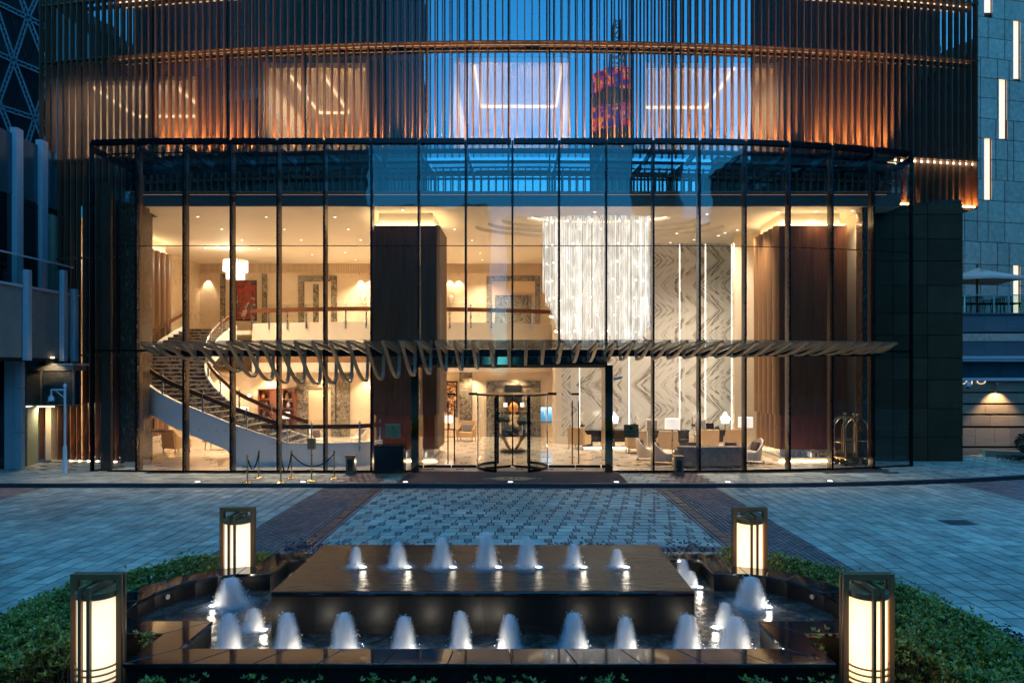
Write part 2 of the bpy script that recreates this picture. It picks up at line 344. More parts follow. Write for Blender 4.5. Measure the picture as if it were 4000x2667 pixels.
c = t.ramp(n1, [(0.35,(0.02,0.017,0.014)),(0.5,(0.07,0.055,0.042)),(0.58,(0.24,0.20,0.16)),(0.66,(0.035,0.028,0.022))]); t.pbr(c, 0.2); M['riser'] = t.m
# rug
t = NT('patterned rug'); v = t.coord('World'); vo = t.n('ShaderNodeTexVoronoi'); vo.inputs['Scale'].default_value = 3.4; t.l(v, vo.inputs['Vector'])
c = t.ramp(t.math('ADD', vo.outputs['Distance'], t.math('MULTIPLY', t.noise(v, 9, 3), 0.25)), [(0.25,(0.05,0.022,0.016)),(0.42,(0.16,0.085,0.05)),(0.55,(0.42,0.32,0.21))], 'CONSTANT'); t.pbr(c, 0.95); M['rug'] = t.m
# paintings (abstract)
t = NT('red abstract canvas'); v = t.coord('Object', (1,1,1)); n1 = t.noise(v, 1.4, 5, 0.6, 1.6)
c = t.ramp(n1, [(0.34,(0.02,0.02,0.03)),(0.43,(0.22,0.02,0.015)),(0.50,(0.34,0.05,0.02)),(0.55,(0.03,0.03,0.04)),(0.62,(0.5,0.42,0.38))]); t.pbr(c, 0.5); M['art_red'] = t.m
t = NT('gold floral panel'); v = t.coord('Object'); n1 = t.noise(v, 7, 5, 0.6, 1.5); c = t.ramp(n1, [(0.42,(0.03,0.02,0.02)),(0.5,(0.62,0.30,0.10)),(0.62,(0.80,0.62,0.38))], 'CONSTANT'); t.pbr(c, 0.45); M['art_gold'] = t.m
t = NT('screen picture'); v = t.coord('Object'); sz = t.n('ShaderNodeSeparateXYZ'); t.l(v, sz.inputs[0])
c = t.ramp(t.math('MULTIPLY_ADD', t.noise(v, 6, 4), 0.4, t.math('MULTIPLY', sz.outputs['Z'], 0.9)), [(0.0,(0.05,0.25,0.45)),(0.25,(0.1,0.5,0.75)),(0.42,(0.75,0.85,0.9)),(0.8,(0.35,0.75,0.95))]); t.pbr((0.02,0.02,0.02), 0.3, emit=c, es=0.5); M['screen'] = t.m
# LED bands of the reflected tower
t = NT('tower LED band'); v = t.coord('Object', (1,1,1)); n1 = t.noise(t.coord('Object', (0.35,0.35,0.45)), 1.1, 2)
c = t.ramp(n1, [(0.36,(0.03,0.03,0.30)),(0.46,(0.05,0.05,0.42)),(0.50,(1.0,0.03,0.08)),(0.56,(1.0,0.45,0.02)),(0.61,(0.05,0.04,0.35)),(0.70,(0.9,0.5,0.8))], 'CONSTANT')
t.pbr((0.01,0.01,0.02), 0.4, emit=c, es=0.45); M['towerled'] = t.m
M['towerbody'] = mat('dark tower cladding', (0.05,0.06,0.065), 0.4, var=0.3, scale=0.3)
t = NT('dark tower glazing'); v = t.coord('World'); br = t.n('ShaderNodeTexBrick'); br.inputs['Scale'].default_value = 0.25; br.inputs['Color1'].default_value = (0.012,0.02,0.026,1); br.inputs['Color2'].default_value = (0.02,0.032,0.04,1); br.inputs['Mortar'].default_value = (0.005,0.008,0.01,1)
sx = t.n('ShaderNodeSeparateXYZ'); t.l(v, sx.inputs[0]); cb = t.n('ShaderNodeCombineXYZ'); t.l(sx.outputs['X'], cb.inputs[0]); t.l(sx.outputs['Z'], cb.inputs[1]); t.l(cb.outputs[0], br.inputs['Vector'])
t.pbr(br.outputs[0], 0.45, spec=0.12); M['towerglass'] = t.m
# glass
M['g_lobby'] = glassmat('lobby glass', 0.024, 0.75, (0.97,0.972,0.97), wav=0.06, wscale=0.9)
M['g_upper'] = glassmat('coated curtain glass', 0.34, 0.9, (0.86,0.86,0.86), wav=0.09, wscale=0.5)
M['g_canopy'] = glassmat('canopy glass', 0.06, 1.0, (0.80,0.84,0.86), dirt=0.05)
M['g_roof'] = glassmat('roof glass', 0.03, 1.0, (0.80,0.84,0.86), dirt=0.05)
M['g_clear'] = glassmat('clear balustrade glass', 0.02, 0.9, (0.95,0.97,0.96))
M['g_green'] = glassmat('greenish balustrade glass', 0.03, 1.0, (0.72,0.86,0.84))
# sheer curtain
t = NT('sheer curtain'); v = t.coord('World', (1,1,0.05)); f = t.math('MULTIPLY_ADD', t.noise(v, 9, 3), 0.42, 0.02, clamp=True)
tr = t.n('ShaderNodeBsdfTransparent'); df = t.n('ShaderNodeBsdfDiffuse'); df.inputs[0].default_value = (0.75,0.68,0.66,1); tl = t.n('ShaderNodeBsdfTranslucent'); tl.inputs[0].default_value = (0.75,0.66,0.60,1)
a = t.n('ShaderNodeAddShader'); t.l(df.outputs[0], a.inputs[0]); t.l(tl.outputs[0], a.inputs[1]); mx = t.n('ShaderNodeMixShader'); t.l(f, mx.inputs[0]); t.l(tr.outputs[0], mx.inputs[1]); t.l(a.outputs[0], mx.inputs[2]); t.l(mx.outputs[0], t.out.inputs[0]); M['curtain'] = t.m
# pool water
t = NT('dark rippled water'); v = t.coord('World'); nm = t.bump(t.noise(v, 7, 6, 0.65, 1.2), 0.35, 0.03)
c = t.ramp(t.noise(v, 2.4, 7, 0.7, 1.5), [(0.35,(0.012,0.011,0.010)),(0.72,(0.12,0.105,0.085))]); t.pbr(c, 0.16, spec=0.6, normal=nm); M['water'] = t.m  # pale streaks in the base colour paint silvery highlights on the ripples
t = NT('thin water film'); v = t.coord('World', (0.4,1,1)); nm = t.bump(t.noise(v, 6, 6, 0.65, 1.4), 0.55, 0.03)
t.pbr((0.026,0.015,0.007), 0.26, spec=0.28, normal=nm); M['waterfilm'] = t.m
# leaves
def leafmat(name, a, b, c3):
    t = NT(name); g = t.n('ShaderNodeNewGeometry'); col = t.ramp(g.outputs['Random Per Island'], [(0.1,a),(0.55,b),(0.95,c3)])
    p = t.pbr(col, 0.38, spec=0.5); tl = t.n('ShaderNodeBsdfTranslucent'); t.l(col, tl.inputs[0]); mx = t.n('ShaderNodeMixShader'); mx.inputs[0].default_value = 0.22
    t.l(p.outputs[0], mx.inputs[1]); t.l(tl.outputs[0], mx.inputs[2]); t.l(mx.outputs[0], t.out.inputs[0]); return t.m
M['leaf'] = leafmat('pittosporum leaf', (0.085,0.115,0.017), (0.22,0.28,0.04), (0.42,0.46,0.085))
M['leaf_purple'] = leafmat('purple groundcover leaf', (0.015,0.010,0.016), (0.03,0.016,0.028), (0.05,0.03,0.045))
M['leaf_dark'] = leafmat('dark shrub leaf', (0.012,0.020,0.010), (0.025,0.035,0.018), (0.05,0.05,0.03))
M['leaf_flower'] = leafmat('silvery leaf', (0.10,0.13,0.09), (0.18,0.22,0.16), (0.32,0.36,0.30))
# fountain plume
t = NT('foaming water plume'); v = t.coord('Object', (1,1,0.18)); tc = t.n('ShaderNodeTexCoord'); sx = t.n('ShaderNodeSeparateXYZ'); t.l(tc.outputs['Object'], sx.inputs[0])
rr = t.math('SQRT', t.math('ADD', t.math('MULTIPLY', sx.outputs['X'], sx.outputs['X']), t.math('MULTIPLY', sx.outputs['Y'], sx.outputs['Y'])))
zz = t.math('MAXIMUM', t.math('SUBTRACT', 1.0, sx.outputs['Z']), 0.0)
edge = t.math('MULTIPLY_ADD', t.math('POWER', zz, 0.30), 0.46, 0.03)
rr = t.math('ADD', rr, t.math('MULTIPLY', t.math('SUBTRACT', t.noise(t.coord('Object', (1,1,0.25)), 5.5, 5, 0.7), 0.5), 0.34))
fall = t.math('SUBTRACT', 1.0, t.math('DIVIDE', rr, edge), clamp=True)
dens = t.math('MULTIPLY', t.math('MULTIPLY', t.math('POWER', fall, 1.7), t.math('MAXIMUM', t.math('MULTIPLY_ADD', t.noise(v, 12, 5, 0.65), 3.4, -1.0), 0.05)), 58.0)
pv = t.n('ShaderNodeVolumePrincipled'); pv.inputs['Color'].default_value = (0.97,0.97,0.98,1); pv.inputs['Anisotropy'].default_value = 0.2; t.l(dens, pv.inputs['Density']); t.l(pv.outputs[0], t.out.inputs['Volume']); M['plume'] = t.m

t = NT('spreading foam'); tc = t.n('ShaderNodeTexCoord'); sx = t.n('ShaderNodeSeparateXYZ'); t.l(tc.outputs['Object'], sx.inputs[0])
rr = t.math('SQRT', t.math('ADD', t.math('MULTIPLY', sx.outputs['X'], sx.outputs['X']), t.math('MULTIPLY', sx.outputs['Y'], sx.outputs['Y'])))
f = t.math('MULTIPLY', t.math('POWER', t.math('SUBTRACT', 1.0, rr, clamp=True), 1.4), t.math('MULTIPLY_ADD', t.noise(t.coord('World'), 22, 5, 0.65), 2.0, -0.45), clamp=True)
tr = t.n('ShaderNodeBsdfTransparent'); df = t.n('ShaderNodeBsdfDiffuse'); df.inputs[0].default_value = (0.75,0.78,0.8,1); mx = t.n('ShaderNodeMixShader'); t.l(f, mx.inputs[0]); t.l(tr.outputs[0], mx.inputs[1]); t.l(df.outputs[0], mx.inputs[2]); t.l(mx.outputs[0], t.out.inputs[0]); M['foam'] = t.m
# ================================================================== ground, plaza and hotel pavement
PZ = -0.10
struct(MB().add([(-400,-400,-0.16),(400,-400,-0.16),(400,20.0,-0.16),(-400,20.0,-0.16)], [(0,1,2,3)]), 'ground', M['asphalt'])
struct(MB().add([(-400,20.0,-0.16),(400,20.0,-0.16),(400,400,-0.16),(-400,400,-0.16)], [(0,1,2,3)]), 'ground_rear', M['asphalt'])
def kerbY(X): return 20.05 + (max(X-6, 0)/10)**2*1.62
plaza = struct(MB().box(-40, 40, 2.0, 20.02, -0.15, PZ-0.012), 'plaza', M['mortar'])
mb_c = MB()
for i in range(40):   # mortar bed under the part of the drive that swings in at the far end
    x0 = 6 + i; mb_c.box(x0, x0+1, 20.02, min(kerbY(x0)+0.02, 26), -0.15, PZ-0.012)
mb_c.build('paving_bed', M['mortar'], plaza)
pieces = []           # (size along x, y), centre, material key
g = 0.013
def lay(x0, x1, y0, y1, key): pieces.append((x0+g, x1-g, y0+g, y1-g, key))
def planter_d(x, y, a, b): return (abs(x+0.37)/a)**2.6 + (abs(y-7.9)/(b if y > 7.9 else 3.9))**2.6
def in_planter(x, y): return planter_d(x, y, 6.28, 3.28) < 1.0
# central patterned field
YN, YF = 13.28, 19.78
y = YN; k = 0
while y < YF-0.05:
    y1 = min(y+0.30, YF); off = -3.95 - 0.81 + (0, 0.41, 0.12, 0.53, 0.24, 0.65)[k % 6]
    x = off
    while x < 3.95:
        for w, key in ((0.13, 'inset'), (0.34, 'paver_pale'), (0.34, 'paver_pale')):
            a, b = max(x, -3.95), min(x+w, 3.95)
            if b-a > 0.05: lay(a, b, y, y1, key)
            x += w
    y = y1; k += 1
for s in (-1, 1):
    y = 10.9
    while y < 19.9:
        lay(*sorted((s*3.95, s*4.05)), y, min(y+0.6, 19.9), 'redbrick') if y >= YN-0.4 else None
        lay(*sorted((s*4.05, s*4.30)), y, min(y+0.45, 19.9), 'slate'); y += 0.45 if y < YN-0.4 else 0.45
    x = 4.30; j = 0
    while x < 5.70:
        y = 10.4 + (0.1 if j % 2 else 0)
        while y < 19.85:
            if not in_planter(s*(x+0.05), y+0.1): lay(*sorted((s*x, s*(x+0.10))), y, min(y+0.2, 19.9), 'redbrick')
            y += 0.2
        x += 0.1015; j += 1
x = -4.05
while x < 4.0:
    lay(x, x+0.45, 19.78, 19.88, 'redbrick'); lay(x, x+0.45, 19.88, 20.0, 'slate'); lay(x, x+0.45, YN-0.10, YN, 'redbrick'); lay(x, x+0.45, YN-0.40, YN-0.10, 'slate'); x += 0.45
y = 10.2
while y < YN-0.42:
    x = -4.05
    while x < 4.0:
        if not in_planter(x+0.2, y+0.15): lay(x, min(x+0.405, 4.05), y, min(y+0.3, YN-0.4), 'paver')
        x += 0.405
    y += 0.3
# big granite slabs left and right, courses running towards the hotel
for s in (-1, 1):
    x = 5.73; j = 0
    while x < 21:
        y = 5.2 - (0.225 if j % 2 else 0) - 0.07*((j*3) % 4); xe = x+0.30
        lim = 20.0 if s < 0 else kerbY(x)-0.06
        while y < lim:
            y1 = min(y+0.45, lim)
            if y1-y > 0.06 and not in_planter(s*(x+0.15), y+0.2):
                red = (s < 0 and x > 13.55) or (s > 0 and x > 13.2)
                lay(*sorted((s*x, s*xe)), y, y1, 'redbrick' if red else 'paver')
            y = y1
        x = xe; j += 1
for p_ in pieces: pass
pieces.sort(key=lambda p: (p[1]-p[0])*(p[3]-p[2])/max(((p[2]+p[3])/2)**3, 1), reverse=True)
vis = lambda p: abs((p[0]+p[1])/2)/((p[2]+p[3])/2) < 0.76
near = [p for p in pieces if vis(p)][:290]; nearset = set(map(id, near))
shared = {}
for p in near:
    sx_, sy_ = round(p[1]-p[0], 3), round(p[3]-p[2], 3); kk = (sx_, sy_, p[4])
    if kk not in shared: shared[kk] = MB().box(-sx_/2, sx_/2, -sy_/2, sy_/2, -0.03, 0).mesh('paver', M[p[4]])
    put('paver', shared[kk], plaza, ((p[0]+p[1])/2, (p[2]+p[3])/2, PZ + rnd.uniform(-0.003, 0.002)), (rnd.gauss(0, 0.002), rnd.gauss(0, 0.002), 0))
for key in ('paver', 'paver_pale', 'inset', 'redbrick', 'slate'):
    mb = MB()
    for p in pieces:
        if p[4] == key and id(p) not in nearset:
            dz = rnd.uniform(-0.003, 0.002); mb.box(p[0], p[1], p[2], p[3], PZ-0.03, PZ+dz)
    if mb.v: tag(mb.build('paving', M[key], plaza), kind='stuff')
# hotel pavement
pav = struct(MB().box(-40, 5.9, 20.10, 33, -0.15, -0.035), 'pavement', M['mortar'])
mb = MB()
for i in range(40): mb.box(5.9+i*0.5, 6.4+i*0.5, kerbY(6.4+i*0.5)+0.05, 33, -0.15, -0.035)
mb.build('pavement_bed', M['mortar'], pav)
rows = {}
def lay2(x0, x1, y0, y1, key): rows.setdefault(key, MB()).box(x0+g, x1-g, y0+g, y1-g, -0.04, rnd.uniform(-0.002, 0.002))
for j in range(14):
    x = -20.0 + (0.3 if j % 2 else 0)
    while x < 20:
        ax = abs(x+0.01); w = 0.6; key = 'paver'
        if -4.3 <= x < 4.2: w = 0.4; key = 'paver_pale'
        if 4.25 <= ax < 5.7: w = 0.2; key = 'redbrick'
        y0 = kerbY(x+w/2) + 0.14 + j*0.32
        if y0 < 22.0 or abs(x) > 12.2: lay2(x, x+w, y0, y0+0.32, key)
        x += w
for key, mb in rows.items(): tag(mb.build('paving', M[key], pav), kind='stuff')
x = -20.0
while x < 20:
    a = Vector((x, kerbY(x))); b = Vector((x+0.99, kerbY(x+0.99))); d = (b-a).normalized(); nn = Vector((-d.y, d.x))*0.13
    MB().prism([(a.x,a.y),(b.x,b.y),(b.x+nn.x,b.y+nn.y),(a.x+nn.x,a.y+nn.y)], -0.15, 0.006).build('kerbstone', M['kerb'], pav, bevel=0.01)
    x += 1.0
# lights let into the pavement edge
gl_me = MB().lathe([(0.10,0.0),(0.10,0.008),(0.075,0.010)], n=20).mesh('bezel', M['steel'], True); gl_le = MB().lathe([(0.075,0.0),(0.07,0.012),(0.0,0.014)], n=20).mesh('lens', M['e_under'], True)
names = ['first from the left, beyond the rope posts', 'second from the left, below the sign post', 'third from the left, below the valet desk', 'middle one, below the mat emblem', 'third from the right, at the mat corner', 'second from the right, below the sofa', 'last on the right, below the luggage carts']
for (px, py), nm in zip([(770,1884),(1182,1884),(1582,1885),(1993,1886),(2411,1887),(2852,1888),(3266,1888)], names):
    p = atz(px, py, 0); p.y = max(p.y, kerbY(p.x)+0.26)
    o = thing('ground_light', 'round light set in the pavement edge, ' + nm, 'ground light', (p.x, p.y, 0.004), 0, 'lights along the pavement edge')
    put('bezel', gl_me, o); put('lens', gl_le, o, (0,0,0.001)); lamp('SPOT', (0,0,0.05), 4, (1,0.85,0.6), o, 0.06, (R(180),0,0), 120)

# ================================================================== fountain
FX = -0.37
fnt = thing('fountain', 'black granite fountain pool with raised central block and rounded ends', 'fountain', (FX, 8.2, 0))
def lobe(r):          # plan of the pool's inner edge, offset outward by r
    pts = [(-2.95-r, 6.66-r), (2.95+r, 6.66-r), (2.95+r, 7.39-r)]
    arc = [(3.72,7.39),(3.98,7.52),(4.08,7.75),(4.12,8.05),(4.08,8.35),(3.98,8.60),(3.83,8.85),(3.62,9.02),(3.40,9.11)]
    c = (3.2, 8.2); out = []
    for x, y in arc:
        dx, dy = x-c[0], y-c[1]; L = math.hypot(dx, dy); out.append((x+r*dx/L, y+r*dy/L))
    out[0] = (3.72, 7.39-r); out[-1] = (3.40, 9.11+r)
    pts += out + [(2.95+r, 9.11+r), (2.95+r, 9.80+r), (-2.95-r, 9.80+r), (-2.95-r, 9.11+r)] + [(-x, y) for x, y in reversed(out)] + [(-2.95-r, 7.39-r)]
    return [(x+FX, y) for x, y in pts]
inn, outr, outw = lobe(0.0), lobe(0.35), lobe(0.325)
n = len(inn)
def ring_wall(pa, z0, z1, inward):
    mb = MB(); n = len(pa)
    mb.add([(x,y,z0) for x,y in pa]+[(x,y,z1) for x,y in pa], [((i,(i+1)%n,n+(i+1)%n,n+i) if not inward else (i,n+i,n+(i+1)%n,(i+1)%n)) for i in range(n)])
    return mb
def along(pts, i, step):
    a, b = Vector(pts[i]), Vector(pts[(i+1) % len(pts)]); m = max(1, round((b-a).length/step)); return [tuple(a.lerp(b, k/m)) for k in range(m+1)]
# coping slabs: one piece per stretch of the edge
for i in range(n):
    m = max(1, round((Vector(outr[(i+1)%n])-Vector(outr[i])).length/0.62))
    for k in range(m):
        f0, f1 = (k+0.004)/m, (k+0.996)/m
        a0 = Vector(outr[i]).lerp(Vector(outr[(i+1)%n]), f0); a1 = Vector(outr[i]).lerp(Vector(outr[(i+1)%n]), f1)
        b0 = Vector(inn[i]).lerp(Vector(inn[(i+1)%n]), f0); b1 = Vector(inn[i]).lerp(Vector(inn[(i+1)%n]), f1)
        MB().prism([tuple(a0), tuple(a1), tuple(b1), tuple(b0)], 0.555, 0.60).build('coping_slab', M['granite'], fnt, world=True, bevel=0.006)
# cladding slabs of the outer and inner faces
core = ring_wall(lobe(0.30), -0.1, 0.556, False); core.build('wall_core', M['granite_face'], fnt, world=True)
for i in range(n):
    m = max(1, round((Vector(outw[(i+1)%n])-Vector(outw[i])).length/0.62))
    for k in range(m):
        a0 = Vector(outw[i]).lerp(Vector(outw[(i+1)%n]), (k+0.006)/m); a1 = Vector(outw[i]).lerp(Vector(outw[(i+1)%n]), (k+0.994)/m)
        d = (a1-a0).normalized(); nn = Vector((-d.y, d.x))*0.02
        MB().prism([tuple(a0), tuple(a1), tuple(a1+nn), tuple(a0+nn)], -0.1, 0.553).build('wall_slab', M['granite_face'], fnt, world=True)
ring_wall(lobe(0.012), 0.20, 0.556, True).build('inner_wall', M['granite_face'], fnt, world=True)
MB().prism(lobe(0.1), 0.18, 0.22).build('pool_floor', M['granite_face'], fnt, world=True)
# pool water, ripple relief as real mesh
def inside(poly, x, y):
    c = False; j = len(poly)-1
    for i in range(len(poly)):
        if (poly[i][1] > y) != (poly[j][1] > y) and x < (poly[j][0]-poly[i][0])*(y-poly[i][1])/(poly[j][1]-poly[i][1])+poly[i][0]: c = not c
        j = i
    return c
struct(MB().add([(x,y,0.375) for x,y in lobe(0.0119)], [tuple(range(n))]), 'water', M['water'])
# raised block: core plus slabs
BX0, BX1, BY0, BY1, BZ = -2.77, 1.95, 7.60, 9.65, 0.85
MB().box(BX0+0.02, BX1-0.02, BY0+0.02, BY1-0.02, 0.2, 0.80).build('block_core', M['granite_face'], fnt, world=True)
for k in range(10):
    a = BX0 + 0.02 + (BX1-BX0-0.04)*k/10; b = BX0 + 0.02 + (BX1-BX0-0.04)*(k+1)/10
    for z0, z1 in ((0.22, 0.47), (0.472, 0.795)): MB().box(a+0.001, b-0.001, BY0, BY0+0.019, z0, z1).build('block_slab', M['granite_face'], fnt, world=True)
for k in range(4):
    a = BY0+0.02+(BY1-BY0-0.04)*k/4; b = BY0+0.02+(BY1-BY0-0.04)*(k+1)/4
    for xx in (BX0, BX1-0.019): MB().box(xx, xx+0.019, a+0.001, b-0.001, 0.22, 0.795).build('block_slab', M['granite_face'], fnt, world=True)
MB().box(BX0, BX1, BY0, BY1, 0.797, 0.845).build('block_top', M['granite'], fnt, world=True, bevel=0.012)
struct(MB().box(BX0+0.012, BX1-0.012, BY0+0.012, BY1-0.012, 0.846, BZ+0.003), 'water_sheet', M['waterfilm'])
# overflow pipes seen on the rounded ends
for s in (-1, 1):
    p = Vector((FX+s*4.03, 8.50)); MB().cyl((p.x, p.y, 0.50), (p.x-s*0.03, p.y-0.015, 0.50), 0.03, n=14).build('overflow_pipe', M['louvre'], fnt, True, world=True)
# jets
prof = [(0.46*max(1-z,0)**0.30+0.03, z) for z in [0,0.1,0.2,0.3,0.4,0.5,0.6,0.7,0.8,0.88,0.94,0.98,1.0]]
jet_me = MB().lathe(prof, n=20).mesh('plume', M['plume'], True)
pl_me = MB().lathe([(0.055,0),(0.055,0.012),(0.045,0.02)], n=16).mesh('lamp_ring', M['steel'], True); pb_me = MB().lathe([(0.045,0),(0.04,0.012),(0,0.016)], n=16).mesh('lamp_lens', M['e_under'], True)
nz_me = MB().cyl((0,0,-0.02),(0,0,0.05),0.018,n=10).mesh('nozzle', M['steel'], True)
def splash_mesh(seed, w):
    r = random.Random(seed); mb = MB()
    for k in range(70):
        a = r.uniform(0, 6.283); h = r.random()**0.6; rad = w*(0.30+0.28*r.random())*(1.1-h*0.7); s = r.uniform(0.006, 0.016)
        x, y, z = rad*math.cos(a), rad*math.sin(a), h
        mb.add([(x-s,y,z),(x+s,y,z),(x,y+s,z),(x,y-s,z),(x,y,z+s*2),(x,y,z-s)], [(0,3,4),(3,1,4),(1,2,4),(2,0,4),(3,0,5),(1,3,5),(2,1,5),(0,2,5)])
    return mb
t_ = NT('water droplet'); t_.pbr((0.8,0.85,0.9), 0.1, spec=0.6); M['drop'] = t_.m
drop_me = splash_mesh(3, 1.0).mesh('droplets', M['drop'])
foam_me = MB().lathe([(1.0,0.0),(0.7,0.010),(0.35,0.018),(0.05,0.02)], n=24, cap=False).mesh('foam', M['foam'], True)
def jet(x, y, z, w, h, label, group, side=1, light=6.0):
    o = thing('fountain_jet', label, 'water jet', (x, y, z), 0, group)
    w *= 1.36; h *= 0.88 if abs(x-FX) < 2.6 or y < 7.5 else 0.74; put('foam', foam_me, o, (0,0,0.003), (0,0,0), (w*0.92,w*0.92,1)); put('plume', jet_me, o, (0,0,0.002), (0,0,rnd.uniform(0,6)), (w,w,h)); put('nozzle', nz_me, o)
    d = put('droplets', drop_me, o, (0,0,0), (0,0,rnd.uniform(0,6)), (w,w,h)); d['kind'] = 'stuff'
    if light:
        lx = side*w*0.45
        put('lamp_ring', pl_me, o, (lx, -0.05, 0)); put('lamp_lens', pb_me, o, (lx, -0.05, 0.008)); lamp('POINT', (lx, -0.05, 0.035), light*0.18, (1.0,0.88,0.68), o, 0.03)
    return o
ORD = ['first','second','third','fourth','fifth','sixth','seventh','eighth','ninth','tenth']
for i, (px, h, w) in enumerate([(1389,.29,.17),(1553,.36,.22),(1726,.43,.235),(1900,.50,.25),(2058,.43,.24),(2241,.34,.20),(2411,.26,.17)]):
    lb = 'tallest jet, in the middle of the row on the raised block' if i == 3 else ('%s jet from the left on the raised black block' % ORD[i] if i < 3 else '%s jet from the right on the raised black block' % ORD[6-i])
    jet((px-CX)*8.53/F, 8.53, BZ+0.004, w, h, lb, 'jets on the raised block', 1, 2.2 if i in (0,1,5,6) else 0.8)
for i, (px, h, w) in enumerate([(893,.46,.25),(1122,.47,.25),(1345,.47,.26),(1578,.43,.24),(1798,.49,.22),(1990,.45,.23),(2240,.47,.27),(2444,.42,.22),(2684,.45,.26),(2871,.42,.30)]):
    lb = ('%s jet from the left in the front row of the pool' % ORD[i]) if i < 5 else ('%s jet from the right in the front row of the pool' % ORD[9-i])
    jet((px-CX)*7.10/F, 7.10, 0.378, w, h, lb, 'jets in the front row', 1 if i != 5 else -1, 6)
for px, Y, h, w, lb, sd in [(902,8.52,.47,.34,'broad jet in the left rounded end of the pool',-1),(991,7.72,.33,.21,'small jet between the left rounded end and the front row',1),
        (1215,9.40,.40,.22,'rear jet behind the left end of the raised block',-1),(1150,9.20,.28,.20,'low jet beside the left edge of the raised block',-1),
        (2932,8.48,.50,.34,'broad jet in the right rounded end of the pool',1),(2832,7.80,.38,.20,'slim jet between the right rounded end and the front row',-1),
        (2668,9.45,.44,.20,'rear jet behind the right end of the raised block',-1),(2698,9.25,.30,.18,'low jet beside the right edge of the raised block',1)]:
    jet((px-CX)*Y/F, Y, 0.378, w, h, lb, 'jets at the pool ends', sd, 5)

# planter bed round the pool
def sgp(v, e): return math.copysign(abs(v)**e, v)
pl = [(FX+6.05*sgp(math.cos(a), 2/2.6), 7.9+(3.1 if math.sin(a) > 0 else 3.7)*sgp(math.sin(a), 2/2.6)) for a in [2*math.pi*(i+0.5)/48 for i in range(48)]]
struct(MB().prism(pl, -0.1, 0.10), 'planter_soil', M['soil'])
pe = MB(); ne = len(pl)
for i in range(48):
    a, b = Vector(pl[i]), Vector(pl[(i+1)%48]); c = Vector((FX,7.9)); oa = a+(a-c).normalized()*0.12; ob = b+(b-c).normalized()*0.12
    pe.prism([tuple(a),tuple(oa),tuple(ob),tuple(b)][::-1] if False else [tuple(a),tuple(oa),tuple(ob),tuple(b)], -0.1, 0.12)
struct(pe, 'planter_kerb', M['kerb'])
# four bollard lanterns
def make_lantern():
    o = thing('lantern', 'x', 'lantern', (0,0,0), 0, 'lantern bollards at the pool corners')
    w, z1 = 0.245, 1.10
    for yy in (-0.045, 0.015):
        mb = MB(); mb.box(-w,-w+0.055,yy,yy+0.03,0,z1).box(w-0.055,w,yy,yy+0.03,0,z1).box(-w+0.055,w-0.055,yy,yy+0.03,z1-0.06,z1)
        mb.build('portal_frame', M['bronze'], o, bevel=0.003)
    for xx in (-0.055, 0.025):
        mb = MB(); mb.box(xx,xx+0.03,-0.23,-0.19,0,z1-0.075).box(xx,xx+0.03,0.19,0.23,0,z1-0.075).box(xx,xx+0.03,-0.19,0.19,z1-0.125,z1-0.076)
        mb.build('cross_frame', M['bronze'], o, bevel=0.003)
    MB().lathe([(0.185,0.885),(0.192,0.89),(0.192,0.945),(0.17,0.955)], n=32).build('top_cap', M['bronze'], o, True)
    MB().lathe([(0.175,0.08),(0.175,0.884)], n=32).build('shade', M['e_lantern'], o, True)
    MB().lathe([(0.20,0.0),(0.20,0.06),(0.185,0.079)], n=32).build('base', M['bronze'], o, True)
    for z in (0.115, 0.175, 0.235): MB().lathe([(0.178,z),(0.197,z),(0.197,z+0.012),(0.178,z+0.012)], n=32, cap=False).build('ring', M['bronze'], o, True)
    return o
L0 = make_lantern()
spots = [((FX-3.67, 6.55, 0.27), 'bronze lantern with glowing cylinder at the near left corner of the pool'), ((FX+3.70, 6.55, 0.27), 'bronze lantern with glowing cylinder at the near right corner of the pool'),
         ((FX-3.64, 9.72, 0.27), 'bronze lantern with glowing cylinder at the far left of the pool'), ((FX+3.64, 9.72, 0.27), 'bronze lantern with glowing cylinder at the far right of the pool')]
for i, (p, lb) in enumerate(spots):
    o = L0 if i == 0 else copy_tree(L0); o.location = p; o['label'] = lb
    if i in (1, 3):
        for c_ in o.children:
            if c_.name.startswith('shade'): c_.data = c_.data.copy(); c_.data.materials[0] = M['e_lantern_warm']
    q = tag(MB().box(p[0]-0.30, p[0]+0.24 if p[0] < 0 else p[0]+0.30, p[1]-0.30, p[1]+0.30, 0.0, 0.268).build('lantern_plinth', M['granite_face']), 'black stone plinth under the %s lantern' % ('near left','near right','far left','far right')[i], 'plinth', 'plinths under the lanterns')

# hedges: rosettes of leaves on a bed outline
def rosettes(seed, spots, nl=(6,9), ll=(0.024,0.058), wl=0.25, tilt=(0.25,1.1)):
    r = random.Random(seed); mb = MB()
    for (x, y, z) in spots:
        k = r.randint(*nl); a0 = r.uniform(0, 6.28); lean = Vector((r.gauss(0,0.35), r.gauss(0,0.35), 1)).normalized()
        sx = lean.cross(Vector((0,1,0.01))).normalized(); sy = lean.cross(sx)
        for i in range(k):
            a = a0 + 6.283*i/k + r.gauss(0,0.2); el = r.uniform(*tilt); L = r.uniform(*ll); d = (sx*math.cos(a)+sy*math.sin(a))*math.cos(el) + lean*math.sin(el)
            sd = d.cross(lean); sd = (sd if sd.length > 1e-3 else sx).normalized()*L*wl; up = sd.cross(d).normalized()
            b = Vector((x,y,z)); m1 = b + d*L*0.55 - up*L*0.06; tip = b + d*L - up*L*0.02
            mb.add([b, m1+sd, tip, m1-sd, m1+up*L*0.05], [(0,4,1),(1,4,2),(2,4,3),(3,4,0)])
    return mb
